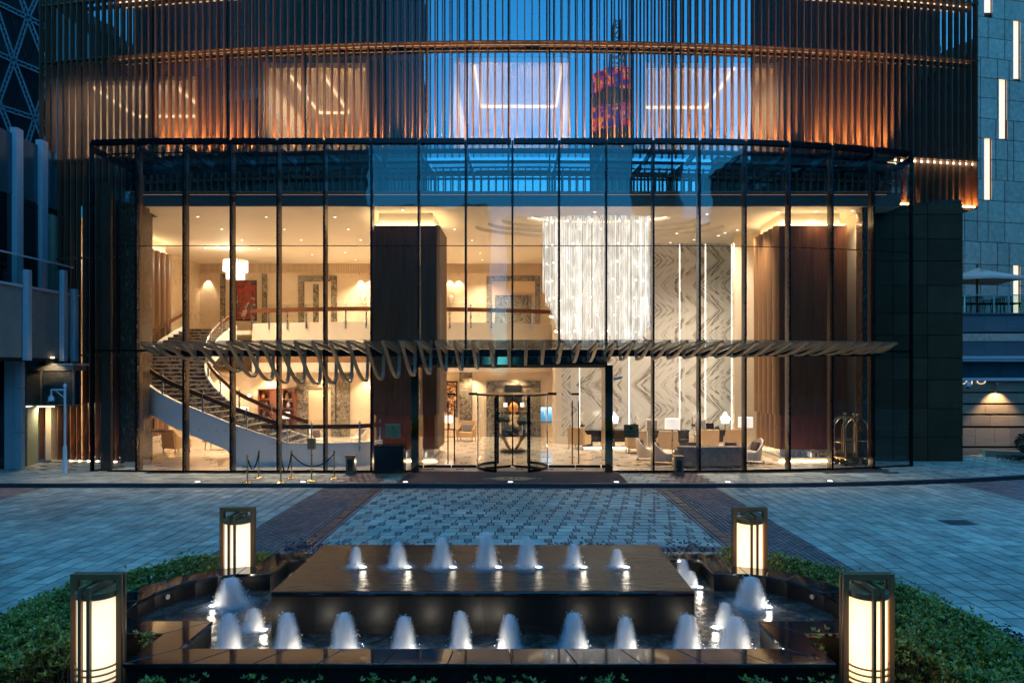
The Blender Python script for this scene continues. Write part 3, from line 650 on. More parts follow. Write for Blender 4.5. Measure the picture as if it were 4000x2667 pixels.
def twig_mesh(seed, spots, z0):
    r = random.Random(seed); mb = MB()
    for (x, y, z) in spots:
        bx, by = x + r.gauss(0,0.06), y + r.gauss(0,0.06); mb.tube([(bx,by,z0), (bx*0.4+x*0.6+r.gauss(0,0.02), by*0.4+y*0.6+r.gauss(0,0.02), z0*0.45+z*0.55), (x,y,z)], [0.006,0.004,0.002], 4)
    return mb
def hills(x, y): return 0.5 + 0.28*math.sin(x*3.1+y*1.7) + 0.22*math.sin(x*1.3-y*4.3+1.0) + 0.14*math.sin(x*7+y*6.1)
def hedge_spots(seed, n, region, ztop, depth=0.5):
    r = random.Random(seed); out = []
    while len(out) < n:
        x, y = r.uniform(*region[0]), r.uniform(*region[1]); e = region[2](x, y)
        if e <= 0: continue
        dome = min(1.0, (e/0.42))**0.5; top = 0.16 + (ztop-0.16+0.13*(hills(x,y)-0.5))*dome
        z = top - (r.random()**2.2)*depth*dome + (r.uniform(0.02,0.11) if r.random() < 0.07 else 0); out.append((x, y, max(z, 0.12)))
    return out
def pol_edge(x, y):
    e1 = (1 - planter_d(x, y, 5.85, 2.95)**(1/2.6))*3.2
    dl = math.hypot((abs(x-FX)-3.25)/1.38, (y-8.22)/1.38)-1 if abs(x-FX) > 3.3 else -1
    e2 = dl*1.3
    if abs(x-FX) < 3.35: e2 = (y-10.2)
    if abs(x-FX) > 3.3 and y < 7.1: e2 = min(max(abs(x-FX)-3.98, e2 if y > 6.95 else 9), 9)
    return min(e1, e2)
def reg(sgn):
    def f(x, y):
        if (x-FX)*sgn < 3.35: return -1
        if math.hypot(x-(FX+sgn*3.64), y-9.72) < 0.36 or math.hypot(x-(FX+sgn*3.68), y-6.55) < 0.42 or (abs(x-(FX+sgn*3.68)) < 0.52 and y < 6.5): return -1
        return pol_edge(x, y)
    return f
for sgn, nm in ((-1, 'left'), (1, 'right')):
    xr = (FX-5.8, FX-3.3) if sgn < 0 else (FX+3.3, FX+5.8)
    sp = hedge_spots(5+sgn, 9500, (xr, (4.6, 10.65), reg(sgn)), 0.66)
    o = thing('hedge', 'dense glossy green hedge curving round the %s end of the pool' % nm, 'hedge', (FX+sgn*4.8, 8.2, 0.1))
    rosettes(20+sgn, sp).build('foliage', M['leaf'], o, world=True); tag(twig_mesh(30+sgn, sp[::7], 0.1).build('branch_work', M['branch'], o, world=True), kind='stuff')
    # purple skirt outside the hedge
    def skirt(x, y, s=sgn):
        if (x-FX)*s < 3.2: return -1
        q = (1 - planter_d(x, y, 6.15, 3.1)**(1/2.6))*4
        return 0.45 if 0.05 < q < 0.55 and y < (8.0 if s > 0 else 6.6) else -1
    xs = (FX-6.3, FX-3.2) if sgn < 0 else (FX+3.2, FX+6.3)
    sp = hedge_spots(50+sgn, 3200, (xs, (4.5, 9.0), skirt), 0.36, 0.28)
    o = thing('purple_groundcover', 'low dark purple groundcover edging the %s hedge' % nm, 'shrub', (FX+sgn*5.6, 6.6, 0.1)); rosettes(60+sgn, sp, (5,7), (0.025,0.04)).build('foliage', M['leaf_purple'], o, world=True)
def rear(x, y): return 0.3 if 10.22 < y < 10.75 and abs(x-FX) < 3.3 else -1
sp = hedge_spots(71, 1300, ((-3.7,2.95),(10.2,10.8), rear), 0.66, 0.4)
o = thing('purple_groundcover', 'low dark purple groundcover behind the raised block', 'shrub', (FX, 10.5, 0.1)); rosettes(72, sp, (5,7), (0.025,0.045)).build('foliage', M['leaf_purple'], o, world=True); tag(twig_mesh(73, sp[::8], 0.1).build('branch_work', M['branch'], o, world=True), kind='stuff')
r = random.Random(5)
for i, c in enumerate([-3.35,-2.95,-2.4,-1.95,-1.35,-0.92,-0.35,0.05,0.75,2.15,2.75]):
    sp = [(c+r.gauss(0,0.10), 6.12+r.gauss(0,0.05), r.uniform(0.30,0.55)) for _ in range(34)]
    o = thing('front_shrub', 'green sprig poking up before the front granite wall, %s from the left' % (ORD+['eleventh'])[i], 'shrub', (c, 6.1, 0.1), 0, 'sprigs before the front wall')
    rosettes(80+i, sp).build('foliage', M['leaf'], o, world=True); tag(twig_mesh(90+i, sp[::3], 0.1).build('branch_work', M['branch'], o, world=True), kind='stuff')
p = atz(3740, 2040, PZ)
dc = tag(MB().box(p.x-0.32, p.x+0.32, p.y-0.24, p.y+0.24, PZ+0.004, PZ+0.008).build('drain_cover', M['kerb']), 'dark square drain cover in the right paving', 'drain cover')
for k in range(6): MB().box(-0.28+k*0.1, -0.23+k*0.1, -0.2, 0.2, 0.0, 0.003).build('cover_rib', M['slate'], dc); dc.children[-1].location = (p.x, p.y, PZ+0.0085)
# ================================================================== hotel: glass pavilion
def yg(X): return 22.45 + (max(X-5.0, 0)/8.7)**2*1.35 + (max(-X-11.5, 0)/2.5)**2*0.15
def yf(X): return 24.0 + X*X/190.0
def solveX(px, fy):
    X = (px-CX)*22.5/F
    for _ in range(6): X = (px-CX)*fy(X)/F
    return X
MX = [solveX(p*1.7007, yg) for p in (213,316,424,532,639,746,854,962,1070,1177,1284,1392,1500,1606,1711,1812,1910,2005,2092)]
ZT1, ZT2, ZTOP = 3.98, 7.42, 10.86
ENT = (7, 11)     # mullions that bound the entrance portal
pv = thing('glass_pavilion', 'two storey glazed lobby front with dark slender mullions', 'building', (0, 22.45, 0))
nm_ = len(MX)
for i, X in enumerate(MX):
    Y = yg(X); z0 = ZT1 if ENT[0] < i < ENT[1] else 0.0
    MB().box(X-0.032, X+0.032, Y-0.10, Y+0.04, z0, ZTOP).build('mullion', M['darkmetal'], pv, world=True, bevel=0.006)
    if 0 < i < nm_-1: MB().box(X-0.025, X+0.025, Y+0.07, Y+0.28, z0+0.01, ZTOP-0.05).build('glass_fin', M['brownfin'], pv, world=True)
    yr = yf(X)-0.06
    MB().box(X-0.03, X+0.03, Y+0.05, yr, ZTOP-0.32, ZTOP-0.10).build('roof_beam', M['darkmetal'], pv, world=True)
mk_me = {}
for i in range(nm_-1):
    x0, x1 = MX[i]+0.041, MX[i+1]-0.041; y0, y1 = yg(MX[i]), yg(MX[i+1])
    def slab(za, zb, th=0.014):
        return MB().prism([(x0,y0-th/2),(x1,y1-th/2),(x1,y1+th/2),(x0,y0+th/2)], za, zb)
    def rail(za, zb, d0, d1): return MB().prism([(x0,y0-d0),(x1,y1-d0),(x1,y1+d1),(x0,y0+d1)], za, zb)
    low = not (ENT[0] <= i < ENT[1])
    if low:
        p = slab(0.05, ZT1-0.035).build('glass_pane', M['g_lobby'], pv, world=True)
        rail(0.0, 0.049, 0.05, 0.05).build('sill', M['darkmetal'], pv, world=True)
        mk = MB()
        for k in range(5):     # small printed safety marks on the pane
            f = (k+0.5)/5; cx_, cy_ = x0+(x1-x0)*f, y0+(y1-y0)*f-0.0095; zz = 1.37
            mk.add([(cx_-0.018,cy_,zz-0.022),(cx_+0.018,cy_,zz-0.022),(cx_+0.014,cy_,zz+0.008),(cx_,cy_,zz+0.028),(cx_-0.014,cy_,zz+0.008),
                    (cx_-0.018,cy_+0.002,zz-0.022),(cx_+0.018,cy_+0.002,zz-0.022),(cx_+0.014,cy_+0.002,zz+0.008),(cx_,cy_+0.002,zz+0.028),(cx_-0.014,cy_+0.002,zz+0.008)],
                   [(0,1,2,3,4),(9,8,7,6,5),(0,5,6,1),(1,6,7,2),(2,7,8,3),(3,8,9,4),(4,9,5,0)])
        tag(mk.build('printed_marking', M['bronze'], p), kind='stuff'); p.children[0].location = -Vector(pv.location)
    rail(ZT1-0.034, ZT1+0.034, 0.06, 0.05).build('transom', M['darkmetal'], pv, world=True)
    slab(ZT1+0.035, ZT2-0.012).build('glass_pane', M['g_lobby'], pv, world=True); rail(ZT2-0.011, ZT2+0.011, 0.012, 0.02).build('transom', M['darkmetal'], pv, world=True)
    slab(ZT2+0.012, ZTOP-0.10).build('glass_pane', M['g_lobby'], pv, world=True)
    rail(ZTOP-0.099, ZTOP+0.06, 0.13, 0.06).build('top_rail', M['darkmetal'], pv, world=True)
    a, b = yf(MX[i])-0.07, yf(MX[i+1])-0.07
    MB().prism([(x0,y0+0.07),(x1,y1+0.07),(x1,b),(x0,a)], ZTOP-0.06, ZTOP-0.045).build('roof_pane', M['g_roof'], pv, world=True)
    MB().prism([(x0,y0+0.9),(x1,y1+0.9),(x1,y1+0.94),(x0,y0+0.94)], ZTOP-0.11, ZTOP-0.061).build('roof_purlin', M['darkmetal'], pv, world=True)
# side returns of the box
MB().box(MX[0]-0.007, MX[0]+0.007, yg(MX[0])+0.05, 24.9, 0.05, ZTOP-0.1).build('side_pane', M['g_lobby'], pv, world=True)
MB().box(MX[0]-0.03, MX[0]+0.03, 24.9, 25.0, 0, ZTOP).build('mullion', M['darkmetal'], pv, world=True)
MB().box(MX[-1]-0.007, MX[-1]+0.007, yg(MX[-1])+0.05, 25.0, 0.05, ZTOP-0.1).build('side_pane', M['g_lobby'], pv, world=True)

# ================================================================== hotel: upper facade with bronze fins
hb = thing('hotel_building', 'dark glass hotel front screened by long vertical bronze fins', 'building', (0, 24, 0))
FX0, FX1 = -17.9, 17.1
Z_LOW, Z_TOP = 9.45, 17.9
def finmesh(z0, z1): return MB().box(-0.013, 0.013, -0.20, 0.0, z0, z1).mesh('fin', M['bronze_fin'])
fin_hi, fin_full, fin_mid = finmesh(Z_LOW, Z_TOP), finmesh(0.02, Z_TOP), finmesh(ZTOP+0.12, Z_TOP)
x = FX0; nf = 0; sp = 0.262
while x < FX1:
    me = fin_full if x < -14.35 else (fin_mid if x < MX[-1]+0.05 else fin_hi)
    put('fin', me, hb, (x, yf(x)-24, 0), (0,0,-math.atan(x/95)*-1)); x += sp; nf += 1
# lower ends of the fins seen through the lobby roof
fin_lo = finmesh(9.56, ZTOP-0.45); mbx = x = FX0
x = MX[0]+0.2
lo = MB()
while x < MX[-1]-0.1:
    lo.box(x-0.017, x+0.017, yf(x)-0.16, yf(x), 9.56, ZTOP-0.42); x += sp
tag(lo.build('lower_fin_row', M['bronze_fin'], hb, world=True), kind='stuff')
def arcbar(xa, xb, d0, d1, za, zb, step=1.48):
    mb = MB(); x = xa; pts = []
    n = max(1, round((xb-xa)/step))
    xs = [xa+(xb-xa)*i/n for i in range(n+1)]
    vs = []
    for X in xs: vs += [(X,yf(X)+d0,za),(X,yf(X)+d1,za),(X,yf(X)+d1,zb),(X,yf(X)+d0,zb)]
    fs = [(i*4+k, (i+1)*4+k, (i+1)*4+(k+1)%4, i*4+(k+1)%4)[::-1] for i in range(n) for k in range(4)] + [(0,1,2,3)[::-1], tuple(n*4+k for k in range(4))]
    return mb.add(vs, fs)
# horizontal ledges with light strips
arcbar(FX0, FX1, -0.12, 0.06, 14.83, 14.87).build('ledge_rail', M['bronze_fin'], hb, world=True)
arcbar(FX0, FX1, -0.06, 0.04, 14.70, 14.73).build('ledge_rail', M['bronze_fin'], hb, world=True)
arcbar(FX0+3.0, FX1-0.4, 0.0, 0.03, 14.735, 14.765).build('ledge_light', M['e_ledge'], hb, world=True)
arcbar(FX0, FX1, 0.05, 0.12, 14.735, 14.825).build('ledge_back', M['brushedgold'], hb, world=True)
arcbar(FX0, FX1, -0.12, 0.06, 16.95, 17.02).build('ledge_rail', M['bronze_fin'], hb, world=True)
arcbar(FX0+3.0, FX1-0.4, 0.0, 0.03, 16.86, 16.89).build('ledge_light', M['e_ledge'], hb, world=True)
for z in (11.16, 7.5, 3.9): arcbar(FX0, MX[0]-0.15, -0.08, 0.04, z-0.035, z+0.035).build('ledge_rail', M['bronze_fin'], hb, world=True)
arcbar(MX[0], MX[-1], -0.06, 0.0, 10.15, 10.22).build('ledge_rail', M['bronze_fin'], hb, world=True)
arcbar(MX[-1]+0.1, FX1, -0.14, 0.06, 11.10, 11.16).build('ledge_rail', M['bronze_fin'], hb, world=True)
arcbar(MX[-1]+0.1, FX1-0.1, 0.0, 0.04, 11.0, 11.06).build('ledge_light', M['e_led'], hb, world=True)
# uplights below the fins (strip lamps lying on the pavilion roof edge, inside a trough)
arcbar(MX[0]+1.4, MX[-1]-0.2, -0.48, -0.46, ZTOP+0.03, ZTOP+0.12).build('uplight_trough', M['darkmetal'], hb, world=True)
arcbar(MX[0]+1.4, MX[-1]-0.2, -0.48, -0.30, ZTOP+0.005, ZTOP+0.028).build('uplight_tray', M['darkmetal'], hb, world=True)
ul_me = MB().lathe([(0.035,0),(0.035,0.05),(0.028,0.055)], n=10).mesh('fin_spot', M['darkmetal'], True); ul_ln = MB().lathe([(0.026,0.0),(0.0,0.002)], n=10, cap=False).mesh('spot_lens', M['e_bulb'], True)
x = MX[0]+1.5; k_ = 0
while x < MX[-1]-0.2:
    if k_ % 9 != 7:
        q = put('fin_spot', ul_me, hb, (x, yf(x)-24.40, ZTOP+0.03)); put('spot_lens', ul_ln, q, (0,0,0.056)); lamp('SPOT', (x, yf(x)-24.38, ZTOP+0.10), 190, (1,0.58,0.20), hb, 0.03, (R(180-9),0,0), 70, 0.9, name='fin_spot_lamp')
    x += sp*2; k_ += 1
arcbar(MX[-1]+0.15, FX1, -0.05, 0.04, 9.36, 9.40).build('fin_soffit', M['bronze_fin'], hb, world=True)
arcbar(MX[-1]+0.2, FX1-0.1, -0.02, 0.06, 9.40, 9.44).build('uplight_strip', M['e_gold'], hb, world=True)
# curtain wall panes, flat facets on the curve
NP = 24; step = (FX1-FX0)/NP
for i in range(NP):
    x0, x1 = FX0+i*step, FX0+(i+1)*step; y0, y1 = yf(x0)+0.20, yf(x1)+0.20
    for za, zb in ((11.2, 14.70), (14.78, 18.0)):
        MB().prism([(x0+0.03,y0),(x1-0.03,y1),(x1-0.03,y1+0.02),(x0+0.03,y0+0.02)], za, zb).build('curtain_pane', M['g_upper'], hb, world=True)
    MB().box(x0-0.028, x0+0.028, y0-0.03, y0+0.10, 9.5, 18.0).build('curtain_mullion', M['darkmetal'], hb, world=True)
    if x0 < MX[0]-0.5:
        MB().prism([(x0+0.03,y0),(x1-0.03,y1),(x1-0.03,y1+0.02),(x0+0.03,y0+0.02)], 0.0, 11.19).build('spandrel_panel', M['darkglass'], hb, world=True)
    else:
        MB().prism([(x0+0.03,y0),(x1-0.03,y1),(x1-0.03,y1+0.02),(x0+0.03,y0+0.02)], 9.5, 11.19).build('spandrel_panel', M['pier'] if x0 > MX[-1]-0.5 else M['g_upper'], hb, world=True)
# corner return on the right with its own fins
for k in range(5): MB().box(FX1+0.02, FX1+0.22, yf(FX1)+0.25+k*0.30, yf(FX1)+0.285+k*0.30, Z_LOW, Z_TOP).build('return_fin', M['bronze_fin'], hb, world=True)
MB().box(FX1-0.25, FX1-0.02, yf(FX1)+0.24, yf(FX1)+6, 9.4, 18.0).build('return_wall', M['pier'], hb, world=True)
# rooms behind the glass: dark slabs, lit rooms with ceilings, coves and sheer curtains
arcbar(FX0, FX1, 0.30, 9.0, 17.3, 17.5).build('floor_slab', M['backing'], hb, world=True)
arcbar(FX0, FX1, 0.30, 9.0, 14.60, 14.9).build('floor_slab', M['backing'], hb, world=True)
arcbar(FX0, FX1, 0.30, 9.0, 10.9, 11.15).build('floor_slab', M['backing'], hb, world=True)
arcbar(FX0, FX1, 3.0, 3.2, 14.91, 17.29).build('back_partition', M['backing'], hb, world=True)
rooms = [(-17.2,-12.0,(-16.6,-13.4),26.6,29.6), (-9.3,-5.6,(-8.55,-7.35),25.6,29.2), (-2.35,1.75,(-1.6,1.5),24.75,28.5), (4.6,9.4,(4.4,7.8),24.9,28.6)]
prev = FX0
for (xa, xb, tr, ya, yb) in rooms + [(FX1, FX1+0.1, None, 0, 0)]:
    if xa-prev > 0.2: arcbar(prev+0.05, xa-0.05, 0.7, 0.8, 11.16, 14.59).build('unlit_room_sheet', M['backing'], hb, world=True)  # dark sheet paints the shade of unlit rooms between the lit ones
    if tr:
        ym = max(yf(xa), yf(xb))+0.75
        MB().box(xa-0.04, xa, ym-0.4, 31.5, 11.16, 14.58).build('room_wall', M['cream'], hb, world=True); MB().box(xb, xb+0.04, ym-0.4, 31.5, 11.16, 14.58).build('room_wall', M['cream'], hb, world=True)
        MB().box(xa, xb, 31.4, 31.5, 11.16, 14.58).build('room_wall', M['beige'], hb, world=True); MB().box(xa, xb, ym-0.2, 31.4, 14.40, 14.58).build('room_ceiling', M['ceiling'], hb, world=True)
        (t0, t1) = tr; zc = 14.30
        for (a0, a1, b0, b1) in ((t0,t1,yb,yb+0.06),(t0-0.06,t0,ya,yb),(t1,t1+0.06,ya,yb)):
            a0, a1 = max(a0, xa+0.02), min(a1, xb-0.02)
            if a1 > a0: MB().box(a0, a1, b0, b1, zc, zc+0.09).build('cove_light', M['e_room'], hb, world=True)
        # pleated sheer curtain
        n = 120; vs = []; ph = rnd.uniform(0, 6)
        for k in range(n+1):
            X = xa+0.1+(xb-xa-0.2)*k/n; Y = ym-0.22 + 0.045*math.sin(k*1.1+ph) + 0.02*math.sin(k*2.7)
            vs += [(X,Y,11.2),(X,Y,14.35)]
        MB().add(vs, [(2*k,2*k+2,2*k+3,2*k+1) for k in range(n)]).build('sheer_curtain', M['curtain'], hb, True, world=True)
        lamp('AREA', ((xa+xb)/2, 28.0-24, 14.2), {-17.2:70,-9.3:75,-2.35:90,4.6:85}[xa], (1,0.72,0.46), hb, min(xb-xa,3.2), (0,0,0), sy=4.0, name='room_light')
    prev = xb
# uplights at the foot of the left fins
x = FX0+0.2; up_me = MB().lathe([(0.05,0),(0.05,0.03),(0.0,0.034)], n=12).mesh('fin_uplight', M['e_bulb'], True)
x = -16.55
while x < -14.2:
    put('fin_uplight', up_me, hb, (x+0.06, yf(x)-24.34, 0.004)); lamp('SPOT', (x+0.06, yf(x)-24.36, 0.06), 14, (1,0.52,0.16), hb, 0.03, (R(180-6),0,0), 50); x += 0.36

# ================================================================== dark panelled pier right of the lobby
pier = thing('panelled_pier', 'dark olive pier clad in large flat panels beside the lobby glass', 'wall', (14.6, 25.05, 0))
MB().box(12.65, 16.24, 25.09, 27.5, 0, 9.6).build('core', M['backing'], pier, world=True)
zs = [H-(y-CY)/106.5 for y in (795,838,934,1020,1115,1223,1309,1398,1483,1595,1708,1815)]
for k in range(len(zs)-1):
    for xa, xb in ((12.65,13.7),(13.7,14.97),(14.97,16.27)):
        MB().box(xa+0.012, xb-0.012, 25.05, 25.088, max(zs[k+1],0)+0.012, min(zs[k], 9.58)-0.012).build('panel', M['pier'], pier, world=True, bevel=0.004)
    MB().box(16.242, 16.28, 25.09, 27.5, max(zs[k+1],0)+0.012, min(zs[k],9.58)-0.012).build('panel', M['pier'], pier, world=True)

# ================================================================== entrance canopy
can = thing('entrance_canopy', 'thin glass entrance canopy on a row of curved champagne ribs', 'canopy', (0, 21, 3.9))
def ytip(X): return 19.2 + 1.5*min(1, abs(X-0.1)/11.7)**4
def belly(X):          # lowest point of a rib
    pts = [(-11.6,3.82),(-10.5,3.62),(-9.6,3.48),(-8.6,3.12),(-7.6,2.88),(-6.4,2.84),(-5.0,2.92),(-3.4,3.10),(-1.6,3.30),(0,3.43),(2,3.55),(4,3.62),(7,3.70),(10.5,3.78),(11.7,3.86)]
    for (a, za), (b, zb) in zip(pts, pts[1:]):
        if X <= b: return za + (zb-za)*max(0, (X-a))/(b-a)
    return 3.86
YB = 21.95
def zback(X): return 3.92
X = -11.43; nr = 0
while X < 11.7:
    yt = ytip(X); zb = belly(X); zt = 4.13; w = 0.035
    top = MB().add([(X-w,yt,zt-0.02),(X+w,yt,zt-0.02),(X+w,YB,3.84),(X-w,YB,3.84),(X-w,yt,zt+0.02),(X+w,yt,zt+0.02),(X+w,YB,3.98),(X-w,YB,3.98)], [(0,3,2,1),(4,5,6,7),(0,1,5,4),(1,2,6,5),(2,3,7,6),(3,0,4,7)])
    rb = top.build('rib', M['champagne'], can, world=True)
    # curved belly member
    d = 3.86-zb; yl = YB-0.42; pts = []
    pts = [(yt+0.02, zt-0.02)]
    for k in range(1, 13):
        f = k/12; pts.append((yt + (yl-yt)*f, (zt-0.02) + (zb+0.03-(zt-0.02))*(math.sin(f*math.pi/2)**1.25)))
    rr_ = min(0.30, max(d*0.6, 0.10))
    for k in range(1, 7):
        a = k/6*math.pi/2; pts.append((yl + 0.34*math.sin(a), zb+0.03 + rr_*(1-math.cos(a))))
    pts.append((YB-0.03, 3.86))
    def prof(pts, th):
        o = []
        for i in range(len(pts)):
            a = Vector(pts[max(i-1,0)]); b = Vector(pts[min(i+1,len(pts)-1)]); tt = (b-a).normalized(); o.append((pts[i][0]-tt.y*th, pts[i][1]+tt.x*th))
        return o
    inn2 = prof(pts, 0.06); m = len(pts); vs = []
    for (p, q) in zip(pts, inn2): vs += [(X-0.046,p[0],p[1]),(X+0.046,p[0],p[1]),(X+0.046,q[0],q[1]),(X-0.046,q[0],q[1])]
    fs = [(i*4+k, i*4+(k+1)%4, (i+1)*4+(k+1)%4, (i+1)*4+k)[::-1] for i in range(m-1) for k in range(4)] + [(0,1,2,3), tuple((m-1)*4+k for k in (3,2,1,0))]
    MB().add(vs, fs).build('curved_member', M['champagne'], can, True, world=True)
    MB().cyl((X, yt+0.10, zt+0.02), (X, yt+0.10, zt+0.055), 0.03, n=8).build('glass_clamp', M['darkmetal'], can, world=True)
    if X > -11.4:
        xa = X-0.505+0.004; xb = X-0.004
        MB().add([(xa,ytip(xa)-0.15,zt+0.04),(xb,ytip(xb)-0.15,zt+0.04),(xb,YB+0.02,4.0),(xa,YB+0.02,4.0),(xa,ytip(xa)-0.15,zt+0.055),(xb,ytip(xb)-0.15,zt+0.055),(xb,YB+0.02,4.015),(xa,YB+0.02,4.015)], [(0,3,2,1),(4,5,6,7),(0,1,5,4),(1,2,6,5),(2,3,7,6),(3,0,4,7)]).build('canopy_pane', M['g_canopy'], can, world=True)
    X += 0.505; nr += 1
MB().box(-11.4, 11.6, YB+0.0, YB+0.10, 3.78, 3.97).build('back_beam', M['darkmetal'], can, world=True)

# ================================================================== entrance portal and doors
por = thing('entrance_portal', 'polished bronze entrance portal with deep header below the canopy', 'portal', (-0.24, 22.4, 0))
for xa, xb in ((-3.53,-3.28),(2.78,3.03)):
    MB().box(xa, xb, 22.20, 23.25, 0.0, 3.50).build('jamb', M['mirrorbronze'], por, world=True, bevel=0.004)
MB().box(-3.27, 2.77, 22.26, 23.2, 3.42, 3.95).build('header', M['bronze'], por, world=True, bevel=0.01)
MB().box(-3.27, 2.77, 22.20, 22.255, 3.52, 3.77).build('header_band', M['darkmirror'], por, world=True)
YD = 23.3; DX = -0.24; DR = 1.2
drs = thing('entrance_doors', 'frameless glass swing doors and side lights flanking the revolving door', 'door', (DX, YD, 0))
for s in (-1, 1):
    e0, e1, e2 = (-3.27, -2.33, DX-DR-0.02) if s < 0 else (2.77, 1.90, DX+DR+0.02)
    for a, b in ((min(e0,e1), max(e0,e1)), (min(e1,e2), max(e1,e2))):
        lf = MB().box(a+0.012, b-0.012, YD-0.006, YD+0.006, 0.11, 2.50).build('door_leaf', M['g_lobby'], drs, world=True)
        MB().box(a+0.012, b-0.012, YD-0.02, YD+0.02, 0.02, 0.108).build('bottom_rail', M['darkmetal'], drs, world=True)
        hx = e1 + (0.11 if b == max(e1,e0) and s < 0 else -0.11) if False else e1 + (-0.11 if (a+b)/2 < e1 else 0.11)
        MB().box(hx-0.02, hx+0.02, YD-0.075, YD-0.035, 0.15, 2.30).build('pull_handle', M['darkmetal'], drs, world=True, bevel=0.005)
    MB().box(min(e0,e2), max(e0,e2), YD-0.006, YD+0.006, 2.53, 3.42).build('over_panel', M['g_lobby'], drs, world=True)
    MB().box(e1-0.14, e1+0.14, YD-0.03, YD+0.03, 2.49, 2.56).build('patch_fitting', M['darkmetal'], drs, world=True)
    MB().box(*sorted((e2-s*0.02, e2+s*0.28)), YD-0.03, YD+0.03, 2.49, 2.58).build('patch_fitting', M['darkmetal'], drs, world=True)
MB().box(DX-DR-0.02, DX+DR+0.02, YD-0.006, YD+0.006, 2.60, 3.42).build('over_panel', M['g_lobby'], drs, world=True)
rv = thing('revolving_door', 'round glass revolving door with dark rim at the hotel entrance', 'revolving door', (DX, YD, 0.012))
def arcpts(a0, a1, n=14, r=DR): return [(r*math.cos(a0+(a1-a0)*i/n), r*math.sin(a0+(a1-a0)*i/n)) for i in range(n+1)]
MB().lathe([(DR-0.02,2.475),(DR+0.03,2.475),(DR+0.03,2.52),(DR-0.02,2.52)], n=48, cap=False).build('top_ring', M['darkmetal'], rv, True)
MB().lathe([(0.0,2.522),(DR,2.522),(DR,2.534),(0,2.534)], n=48, cap=False).build('drum_roof', M['g_canopy'], rv, True)
for a0, a1 in ((R(-180+8), R(-90-27)), (R(-90+27), R(-8)), (R(8), R(63)), (R(117), R(172))):
    P = arcpts(a0, a1); MB().strip(P, 0.012, [0.10]*15, [2.455]*15).build('drum_pane', M['g_lobby'], rv, True)
    MB().strip(arcpts(a0,a1,14,DR+0.02), 0.05, [0.0]*15, [0.098]*15).build('drum_base', M['darkmetal'], rv, True)
    for a in (a0, a1):
        if abs(abs(math.degrees(a))-90) < 40: MB().rbox((DR*math.cos(a), DR*math.sin(a), 1.23), (0.07,0.05,2.45), a+R(90)).build('drum_post', M['darkmetal'], rv)
for k in range(3):
    a = R(90+120*k); MB().rbox((0.55*math.cos(a), 0.55*math.sin(a), 1.22), (1.06,0.014,2.20), a).build('wing_pane', M['g_clear'], rv)
    MB().rbox((0.57*math.cos(a), 0.57*math.sin(a), 0.06), (1.10,0.03,0.08), a).build('wing_rail', M['darkmetal'], rv)
for a in (R(172), R(188), R(8), R(-8)): MB().rbox((DR*math.cos(a), DR*math.sin(a), 1.28), (0.02,0.02,2.36), a).build('drum_edge', M['steel'], rv)
MB().cyl((0,0,0),(0,0,2.455),0.025,n=12).build('centre_post', M['darkmetal'], rv, True)
MB().lathe([(0.12,0),(0.12,0.03),(0.05,0.08)], n=18).build('centre_boot', M['steel'], rv, True)
MB().lathe([(DR-0.02,-0.009),(DR-0.02,0.0)], n=48).build('floor_disc', M['carpet'], rv, True)
# entrance mat with crest
cx0, cx1 = -3.62, 3.20
mt = tag(MB().box(cx0, cx1, 20.22, 23.24, 0.004, 0.014).build('entrance_mat', M['carpet']), 'wide brown entrance mat with gold crest before the revolving door', 'mat')
em = []
ex, ey = -0.22, 20.95
ring = [(ex+0.70*math.cos(a)*(1+0.05*math.cos(6*a)), ey+0.34*math.sin(a)*(1+0.10*math.cos(6*a))) for a in [2*math.pi*i/64 for i in range(64)]]
rin = [(ex+(x-ex)*0.93, ey+(y-ey)*0.90) for x, y in ring]
mb = MB(); mb.add([(x,y,0.0165) for x,y in ring]+[(x,y,0.0165) for x,y in rin], [(i,(i+1)%64,64+(i+1)%64,64+i) for i in range(64)]); mb.build('crest_ring', M['matgold'], mt); MB().add([(ex+(x-ex)*0.88,ey+(y-ey)*0.84,0.0150) for x,y in ring], [tuple(range(64))]).build('crest_field', M['matgold'], mt)
for s in (-1, 1):
    mb = MB(); pts = [(ex+s*(0.74+0.14*math.sin(k*0.42)), ey-0.26+0.05*k) for k in range(11)]
    for (a, b) in zip(pts, pts[1:]): mb.tube([(a[0],a[1],0.0155),(b[0],b[1],0.0155)], 0.014, 4)
    mb.build('crest_scroll', M['matgold'], mt)
def text(body, size, name, m, parent, loc, rot=(R(90),0,0), ext=0.002, align='CENTER', sx=1.0):
    cu = bpy.data.curves.new(name, 'FONT'); cu.body = body; cu.size = size; cu.extrude = ext; cu.align_x = align; cu.align_y = 'CENTER'; cu.space_character = 1.08
    o = bpy.data.objects.new(name, cu); COL.objects.link(o); dg = bpy.context.evaluated_depsgraph_get()
    me = bpy.data.meshes.new_from_object(o.evaluated_get(dg)); bpy.data.objects.remove(o); me.materials.clear(); me.materials.append(m)
    return put(name, me, parent, loc, rot, (sx,1,1))
text('SR', 0.42, 'crest_lettering', M['carpet'], mt, (ex, ey, 0.0155), (0,0,0), 0.001, sx=1.25)
